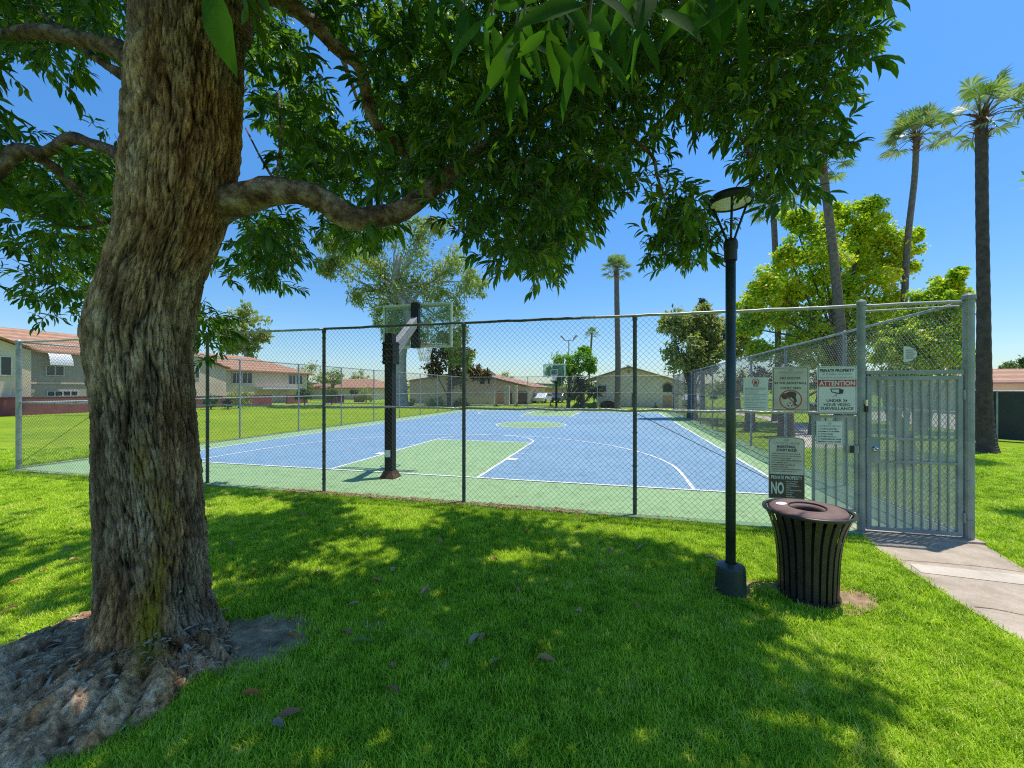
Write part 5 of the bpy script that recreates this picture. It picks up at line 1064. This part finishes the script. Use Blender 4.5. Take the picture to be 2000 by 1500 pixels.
part(MB().box(-45.99, -45.9, 20.8, 29.5, 2.35, 2.5), 'wall_band', 'stucco_cream', HA)
aw = MB(); n = 8
for i in range(n): # rounded awning hood
    a0, a1 = math.pi/2*i/n, math.pi/2*(i+1)/n; zb = xz(712, 33); ht = 1.25; dp = .9
    aw.add([(-46+.02+dp*math.cos(a0), y0-.15, zb+ht*math.sin(a0)), (-46+.02+dp*math.cos(a0), y1+.15, zb+ht*math.sin(a0)), (-46+.02+dp*math.cos(a1), y1+.15-.1*i/n, zb+ht*math.sin(a1)), (-46+.02+dp*math.cos(a1), y0-.15+.1*i/n, zb+ht*math.sin(a1))], [(0, 1, 2, 3)])
part(aw, 'awning', 'awning_white', HA)
part(MB().tube([(-49.6, 19.6, 6.5), (-49.6, 19.6, 7.7)], .07, 8), 'roof_vent', 'galvanized', HA)
HB = thing('apartment_house', (-50, 42, 0), 'long two storey cream house with orange hip roof left of the near hoop', 'house')
wm = MB(); walls(wm, -56, -46, 31.5, 52.5, 4.3); part(wm, 'wall', 'stucco_tan', HB)
wm = MB(); walls(wm, -45.98, -43.5, 30.0, 37, 4.3, 5.4, 'x'); part(wm, 'front_wing', 'stucco_cream', HB)
rm = MB(); slab_roof(rm, -56, -46, 31.5, 52.5, 4.35, 6.55, 'y', 6, .6); part(rm, 'roof', 'roof_tile', HB)
rm = MB(); slab_roof(rm, -50, -43.5, 30.0, 37, 4.38, 5.6, 'x', 0, .35); part(rm, 'roof', 'roof_tile', HB)
for (ua, ub, X, va, vb_, nb_) in [(452, 470, -46, 727, 749, 1), (472, 492, -46, 727, 749, 1), (563, 577, -46, 732, 751, 1), (578, 590, -46, 732, 751, 1), (379, 389, -43.5, 717, 739, 0)]:
    y0, z_ = ywall(ua, X); y1, _ = ywall(ub, X); window(HB, 'x+', X, y0, y1, xz(vb_, z_), xz(va, z_), bars=nb_)
y0, z_ = ywall(498, -46); y1, _ = ywall(585, -46); part(MB().box(-45.98, -44.7, y0, y1, 1.9, 2.15), 'porch_canopy', 'window_frame', HB)
HC = thing('low_house', tuple(W(700, 760, 78).xy)+(0,), 'low distant house with wide orange roof behind the near hoop post', 'house')
p = HC.location; wm = MB(); walls(wm, p.x-8, p.x+6, p.y-4, p.y+4, 2.3); part(wm, 'wall', 'stucco_cream', HC); rm = MB(); slab_roof(rm, p.x-8, p.x+6, p.y-4, p.y+4, 2.2, 3.9, 'x', 3, .6); part(rm, 'roof', 'roof_tile', HC)
window(HC, 'y-', p.y-4, p.x-5, p.x-3, .9, 1.8); window(HC, 'y-', p.y-4, p.x+1, p.x+3, .9, 1.8)
# gabled house left of far end
YD = 50.0
def xd(u, Y): a = (u-1000)/787.0; z_ = Y/(CT+a*ST); return z_*(-ST+a*CT), z_
xl, zl = xd(800, YD); xr, zr = xd(1040, YD); xm, zm = xd(911, YD)
HD = thing('gabled_house', ((xl+xr)/2, YD, 0), 'tan gabled house with long sloping orange roof left of the far hoop', 'house')
za = xz(724, zm); ze = xz(755, zr)
wm = MB(); xs = (xl, xr-.8)
wm.add([(xs[0], YD, -.1), (xs[1], YD, -.1), (xs[1], YD, ze-.05), (xm, YD, za-.2), (xs[0], YD, 3.2), (xs[0], YD+14, -.1), (xs[1], YD+14, -.1), (xs[1], YD+14, ze-.05), (xm, YD+14, za-.2), (xs[0], YD+14, 3.2)], [(0, 1, 2, 3, 4), (9, 8, 7, 6, 5), (1, 6, 7, 2), (0, 4, 9, 5)])
part(wm, 'wall', 'stucco_tan', HD)
rm = MB(); rm.add([(xm, YD-.5, za), (xr, YD-.5, ze), (xr, YD+14.5, ze), (xm, YD+14.5, za), (xl-.5, YD-.5, 3.0), (xl-.5, YD+14.5, 3.0)], [(0, 1, 2, 3), (4, 0, 3, 5)]); rm.add([(xm, YD-.5, za-.16), (xr, YD-.5, ze-.16), (xr, YD-.5, ze-.002), (xm, YD-.5, za-.002), (xl-.5, YD-.5, 2.84), (xl-.5, YD-.5, 2.998)], [(0, 1, 2, 3), (4, 0, 3, 5)])
part(rm, 'roof', 'roof_tile', HD)
for (ua, ub, va, vb_) in [(936, 948, 738, 751), (952, 958, 738, 751)]:
    a, z_ = xd(ua, YD); b_, _ = xd(ub, YD); window(HD, 'y-', YD, a, b_, xz(vb_, z_), xz(va, z_), bars=0)
a, z_ = xd(918, YD); b_, _ = xd(972, YD); part(MB().box(a, b_, YD-1.5, YD-1.35, -.1, xz(762, z_)), 'yard_wall', 'stucco_tan', HD)
for ua, ub in ((972, 983), (992, 1000), (1012, 1030)):
    a, z_ = xd(ua, YD); b_, _ = xd(ub, YD); part(MB().box(a, b_, YD-.08, YD-.005, -.05, xz(765, z_)), 'door', 'door_brown' if ua != 972 else 'stucco_orange', HD)
for ua in (985, 990, 1005): a, z_ = xd(ua, YD-2.2); part(MB().box(a, a+.3, YD-2.2, YD-1.9, -.1, xz(752, z_)), 'porch_post', 'stucco_cream', HD)
# satellite dish look panel on D
a, z_ = xd(955, YD); part(MB().add([(a+1.05*math.cos(t), YD-.3, xz(734, z_)+.55*math.sin(t)) for t in [math.pi*i/10 for i in range(11)]], [tuple(range(11))]), 'awning', 'awning_white', HD)
# orange garages
xg0, zg = xd(1045, 72); xg1, _ = xd(1120, 72)
HG = thing('garage_block', ((xg0+xg1)/2, 72, 0), 'low flat orange garage block behind the far hoop', 'building'); part(MB().box(xg0, xg1, 72, 80, -.1, xz(761, zg)), 'wall', 'stucco_orange', HG); part(MB().box(xg0-.3, xg1+.3, 71.7, 80.3, xz(761, zg)+.003, xz(759, zg)+.15), 'roof', 'fascia', HG)
# cream gabled house E
YE = 45.0; xl, zl = xd(1140, YE); xr, zr = xd(1336, YE); xm, zm = xd(1228, YE); za = xz(715, zm); zle = xz(743, zl); zre = xz(746, zr)
HE = thing('gabled_house', ((xl+xr)/2, YE, 0), 'cream stucco gabled house with arched window behind the far fence', 'house')
wm = MB(); w0, _ = xd(1165, YE); w1, _ = xd(1325, YE); wm.add([(w0, YE, -.1), (w1, YE, -.1), (w1, YE, xz(744, zr)), (xm, YE, za-.15), (w0, YE, xz(738, zl)), (w0, YE+12, -.1), (w1, YE+12, -.1), (w1, YE+12, xz(744, zr)), (xm, YE+12, za-.15), (w0, YE+12, xz(738, zl))], [(0, 1, 2, 3, 4), (9, 8, 7, 6, 5), (1, 6, 7, 2), (0, 4, 9, 5)])
part(wm, 'wall', 'stucco_bright', HE)
rm = MB(); rm.add([(xm, YE-.5, za), (xr, YE-.5, zre), (xr, YE+12.5, zre), (xm, YE+12.5, za), (xl, YE-.5, zle), (xl, YE+12.5, zle)], [(0, 1, 2, 3), (4, 0, 3, 5)]); rm.add([(xm, YE-.5, za-.14), (xr, YE-.5, zre-.14), (xr, YE-.5, zre-.002), (xm, YE-.5, za-.002), (xl, YE-.5, zle-.14), (xl, YE-.5, zle-.002)], [(0, 1, 2, 3), (4, 0, 3, 5)])
part(rm, 'roof', 'fascia', HE)
part(MB().box(xm-.15, xm+.15, YE+2, YE+2.3, za-.3, za+.25), 'chimney', 'stucco_cream', HE)
a, z_ = xd(1295, YE); b_, _ = xd(1313, YE); zb_ = xz(766, z_); zt_ = xz(749, z_); c_ = (a+b_)/2; rr = (b_-a)/2
aw = MB().add([(c_-rr, YE-.05, zb_), (c_+rr, YE-.05, zb_)]+[(c_+rr*math.cos(t), YE-.05, zt_-rr+rr*math.sin(t)) for t in [math.pi*i/12 for i in range(13)]], [tuple(range(15))]); part(aw, 'window', 'glass_dark', HE)
aw = MB()
for i in range(12):
    t0, t1 = math.pi*i/12, math.pi*(i+1)/12; aw.add([(c_+q*math.cos(t), YE-.055, zt_-rr+q*math.sin(t)) for t, q in ((t0, rr), (t1, rr), (t1, rr+.12), (t0, rr+.12))], [(0, 1, 2, 3)])
part(aw, 'window_arch', 'fascia', HE)
part(MB().box(c_-.95*rr, c_+.95*rr, YE-.05, YE-.005, 0, zb_-.35), 'door', 'stucco_orange', HE)
a, z_ = xd(1234, YE); b_, _ = xd(1243, YE); part(MB().box(a, b_, YE-.05, YE-.004, 0, xz(768, z_)), 'door', 'door_brown', HE)
a, z_ = xd(1166, YE); b_, _ = xd(1185, YE); window(HE, 'y-', YE, a, b_, xz(768, z_), xz(752, z_), bars=0)
part(MB().box(xm-.12, xm+.12, YE-.04, YE-.003, za-.75, za-.45), 'gable_vent', 'fascia', HE)
# dark arched car shelter
a, z_ = xd(1168, 42); b_, _ = xd(1206, 42); c_ = (a+b_)/2; rr = (b_-a)/2; ht = xz(782, z_)
AS = thing('arched_shelter', (c_, 42, 0), 'low dark arched shelter in front of the cream gabled house', 'shelter'); sh = MB()
for i in range(14):
    t0, t1 = math.pi*i/14, math.pi*(i+1)/14; sh.add([(c_+rr*math.cos(t0), 42, ht*math.sin(t0)), (c_+rr*math.cos(t1), 42, ht*math.sin(t1)), (c_+rr*math.cos(t1), 44, ht*math.sin(t1)), (c_+rr*math.cos(t0), 44, ht*math.sin(t0))], [(0, 1, 2, 3)])
part(sh, 'hood', 'screen_dark', AS); part(MB().add([(c_+rr*.97*math.cos(math.pi*i/14), 43.8, ht*.97*math.sin(math.pi*i/14)) for i in range(15)], [tuple(range(15))]), 'back_panel', 'black_metal', AS)
# far right house
xh, zh = xd(1925, 26); HR = thing('low_house', (xh+7, 26, 0), 'tan house with orange roof beyond the palm at the far right', 'house')
z_ = 30; p0 = W(1925, 760, z_); part(MB().box(p0.x, p0.x+18, p0.y, p0.y+9, -.1, xz(747, z_)), 'wall', 'stucco_tan', HR); rm = MB(); slab_roof(rm, p0.x, p0.x+18, p0.y, p0.y+9, xz(747, z_), xz(716, z_), 'x', 3.5, .7); part(rm, 'roof', 'roof_tile', HR)
# maroon garden walls
def gwall(label, pts, h=1.15, gap=None):
    c = pts[0]; o = thing('garden_wall', (c[0], c[1], 0), label, 'wall', 'low maroon garden walls')
    for i in range(len(pts)-1):
        a, b_ = Vector((*pts[i], 0)), Vector((*pts[i+1], 0)); d = (b_-a).normalized(); nn = Vector((-d.y, d.x, 0))*.1
        part(MB().poly([a-nn-Vector((0, 0, .1)), b_-nn-Vector((0, 0, .1)), b_+nn-Vector((0, 0, .1)), a+nn-Vector((0, 0, .1))], h+.1), 'wall_panel', 'maroon_wall', o)
        part(MB().poly([a-nn*1.3+Vector((0, 0, h+.002)), b_-nn*1.3+Vector((0, 0, h+.002)), b_+nn*1.3+Vector((0, 0, h+.002)), a+nn*1.3+Vector((0, 0, h+.002))], .05), 'coping', 'maroon_wall', o)
yy = lambda u: ywall(u, -41)[0]
gwall('low maroon garden wall in front of the left grey house', [(-42, 12), (-42, 26.5)], 1.3)
gwall('low maroon garden wall in front of the long cream house', [(-41, 28), (-41, yy(470)), (-41.02, yy(530))], 1.15)
gwall('low maroon garden wall left of the near hoop post', [(-41, yy(560)), (-41, yy(600))], 1.1)
gwall('short maroon garden wall in front of the low distant house', [tuple(W(635, 760, 56).xy), tuple(W(672, 760, 57).xy)], 1.0)
gwall('stub of maroon garden wall just left of the hoop post', [tuple(W(692, 760, 60).xy), tuple(W(712, 760, 60).xy)], .8)
# bushes
def bush(u, v, rp, z_, label, mat='leaf_shrub', leaf=.22, per=420, sq=None): bgtree('garden_bush', label, 'bush', z_, [(u, 785, .06), (u, v+2, .04)], [(u, v, rp*.8), (u-rp*.5, v+rp*.35, rp*.6), (u+rp*.5, v+rp*.35, rp*.6)], mat, 'bark_brown', leaf, per, limbs=False, group='shrubs in front of the houses')
bush(466, 772, 24, 41, 'round olive bush in front of the long cream house', 'leaf_olive'); bush(595, 768, 18, 46, 'bright green bush beside the cream house end'); bush(412, 778, 16, 38, 'low green bush beside the trunk right side')
bush(648, 768, 14, 50, 'small bush left of the second fence post gap'); bush(715, 768, 20, 55, 'grey green bush left of the hoop post', 'leaf_olive'); bush(800, 788, 14, 46, 'low bush right of the hoop post'); bush(850, 785, 18, 46, 'dark green bush below the tan gable', 'leaf_green'); bush(900, 786, 15, 45, 'bush behind the third fence post', 'leaf_dark')
bush(1130, 792, 12, 40, 'low hedge bush left of the arched shelter', 'leaf_green'); bush(1160, 793, 12, 40, 'low hedge bush right beside the arched shelter', 'leaf_green'); bush(1075, 797, 8, 44, 'tiny bush below the far hoop'); bush(970, 795, 9, 45, 'tiny hedge bush beside the tan porch'); bush(1010, 796, 8, 45, 'tiny hedge bush below the porch posts'); bush(1280, 798, 8, 41, 'tiny bush under the arched window')
bush(445, 785, 9, 38, 'red flowering shrub by the maroon wall', 'leaf_brown')
# fan plant at the far left
SPk = thing('cycad_plant', tuple(W(30, 760, 32).xy)+(0,), 'spiky green cycad in front of the maroon wall at the left edge', 'plant'); Pn = []; Dn = []
for k in range(420):
    a = random.uniform(0, 6.28); el = random.uniform(.2, 1.3); Pn.append(W(30+random.uniform(-22, 22), 797, 32)+Vector((0, 0, .1))); Dn.append((math.cos(a)*math.cos(el), math.sin(a)*math.cos(el), math.sin(el)))
V, F, A_ = leaves(np.array(Pn), np.array(Dn), unit(420)*.3+np.array([0, 0, 1]), rng.uniform(.8, 1.5, 420), rng.uniform(.05, .09, 420), rng.random(420), curl=.3)
ob = link('fronds', npmesh('fronds', V-np.array(SPk.location), F, {'rnd': A_}), 'leaf_shrub'); ob.parent = SPk
# cars far away
def car(u, z_, label, mat):
    p = W(u, 760, z_); o = thing('parked_car', (p.x, p.y, 0), label, 'car', 'cars parked beyond the far fence'); P_ = [(-2.1, .3), (-2.15, .75), (-1.5, .95), (-.9, 1.4), (.6, 1.42), (1.3, .98), (2.1, .85), (2.15, .3)]
    b_ = MB().poly([(x_, -.85, zz) for x_, zz in P_], 1.7, (0, 1, 0)).build('body', mat, None, bev=.06); b_.parent = o
    g_ = MB().poly([(-.85, -.87, 1.0), (-.65, -.87, 1.3), (.5, -.87, 1.32), (1.0, -.87, 1.0)][::-1], .012, (0, 1, 0)).build('side_window', 'glass_dark'); g_.parent = o
    for sx in (-1.35, 1.35):
        for sy in (-.86, .70): w__ = MB().tube([(sx, sy, .32), (sx, sy+.16, .32)], .32, 18).build('wheel', 'tyre'); w__.parent = o
    o.rotation_euler = (0, 0, 1.35); return o
car(1062, 56, 'white car parked left of the far hoop post', 'car_white'); car(1094, 58, 'dark car parked just left of the far hoop post behind the fence', 'car_dark')
c3 = car(1350, 46, 'white car partly hidden behind the right fence end', 'car_white')
# twin headed floodlight
p = W(1111, 760, 62); FL = thing('floodlight_pole', (p.x, p.y, 0), 'slim pole with two floodlights above the bright green tree', 'floodlight')
zt = xz(665, 62); part(MB().tube([(p.x, p.y, 0), (p.x, p.y, zt)], .08, 8).box(p.x-.7, p.x+.7, p.y-.05, p.y+.05, zt-.03, zt+.05), 'pole', 'grey_metal', FL)
for s_ in (-1, 1): part(MB().tube([(p.x+s_*.68, p.y, zt), (p.x+s_*.75, p.y, zt+.25), (p.x+s_*1.2, p.y, zt+.75)], [.05, .12, .16], 8), 'floodlight_head', 'grey_metal', FL)
# tennis court fence with windscreen at right
TF = thing('windscreen_fence', (15, 15.5, 0), 'dark green windscreen fence at the right edge behind the tall palm', 'fence')
a = W(1880, 760, 15.8); b_ = W(2400, 760, 11.5); pa, pb = Vector((a.x, a.y, 0)), Vector((b_.x, b_.y, 0)); ht = 1.85
part(MB().add([(pa.x, pa.y, .05), (pb.x, pb.y, .05), (pb.x, pb.y, ht-.03), (pa.x, pa.y, ht-.03)], [(0, 1, 2, 3)]), 'windscreen', 'screen_dark', TF)
part(MB().tube([(pa.x, pa.y, ht), (pb.x, pb.y, ht)], .025, 8), 'rail', 'galvanized', TF)
for i in range(7): q = pa+(pb-pa)*i/6; part(MB().tube([(q.x, q.y-.03, 0), (q.x, q.y-.03, ht)], .03, 8), 'post', 'galvanized', TF)
# screen along right behind the right fence (dark wind screen of the neighbouring court)
# ------------------------------------------------------------------ fallen leaves
def fallen(u, v, L, mat, label, rot=None, h=.035, curl=.7):
    L *= 1.45; p = G(u, v); rot = random.uniform(0, 6.28) if rot is None else rot
    V, F, A_ = leaves(np.array([(-L/2, 0, 0)]), np.array([(1, 0, random.uniform(-.1, .25))]), np.array([(random.gauss(0, .2), random.gauss(0, .3), 1)]), [L], [L*random.uniform(.28, .4)], np.array([random.random()]), curl=curl*.3)
    o = link('fallen_leaf', npmesh('fallen_leaf', V, F, {'rnd': A_}), mat, smooth=True); o.location = (p.x, p.y, h+.012); o.rotation_euler = (0, 0, rot)
    return tag(o, label, 'leaf', 'fallen leaves on the lawn')
DRY = 'plain dry brown fallen leaf lying flat on the lawn'
for (u, v) in [(145, 1098), (85, 1120), (30, 1145), (75, 925+55), (490, 1030+29), (525, 977), (715, 1048), (1025, 1040), (1190, 1082), (965, 1100), (1390, 1095), (1070, 1112), (620, 1122), (770, 1120), (740, 1140), (1400, 1160), (770, 1306), (680, 1245), (940, 1255), (380, 1000+15), (590, 1010), (860, 1062), (1130, 1200), (830, 1160), (1240, 1190), (1010, 1160), (690, 1190), (55, 1060), (20, 1200)]: fallen(u, v, random.uniform(.07, .11), 'dry_leaf', DRY)
for (u, v) in [(140, 1035), (450, 1070), (455, 1032), (130, 1078), (1175, 1112), (1250, 1075), (925, 1258), (1310, 1100)]: fallen(u, v, random.uniform(.06, .1), 'dry_leaf_grey', 'pale greyish curled fallen leaf lying on the lawn')
fallen(710, 1265, .12, 'fallen_green', 'long yellow green fallen leaf on the shaded lawn', .6); fallen(970, 1301, .10, 'fallen_green', 'pale green fallen leaf right of the long yellow one', 1.2)
fallen(1068, 1301, .10, 'dry_leaf', 'pinkish brown curled leaf at the middle of the shaded lawn', .2, .045); fallen(765, 1357, .10, 'dry_leaf', 'dark purple brown leaf low on the shaded lawn', 2.6); fallen(538, 1431, .11, 'dry_leaf_grey', 'large pale dry leaf near the bottom left of the lawn', 2.9, .05); fallen(565, 1410, .09, 'dry_leaf', 'thin brown leaf touching the large pale dry leaf', .8)
fallen(490, 1375, .08, 'fallen_orange', 'orange fallen leaf below the tree roots', .3, .05); fallen(500, 1122, .07, 'fallen_orange', 'orange fallen leaf in the sun patch right of the trunk', 1.8); fallen(575, 1253, .09, 'fallen_orange', 'orange brown leaf at the edge of the bare root patch', .3)
fallen(140, 1265, .18, 'fallen_orange', 'strip of orange bark lying left of the trunk', .5, .09); fallen(1515, 975, .0801, 'dry_leaf', 'dry leaf by the fence foot below the rules board') if False else None
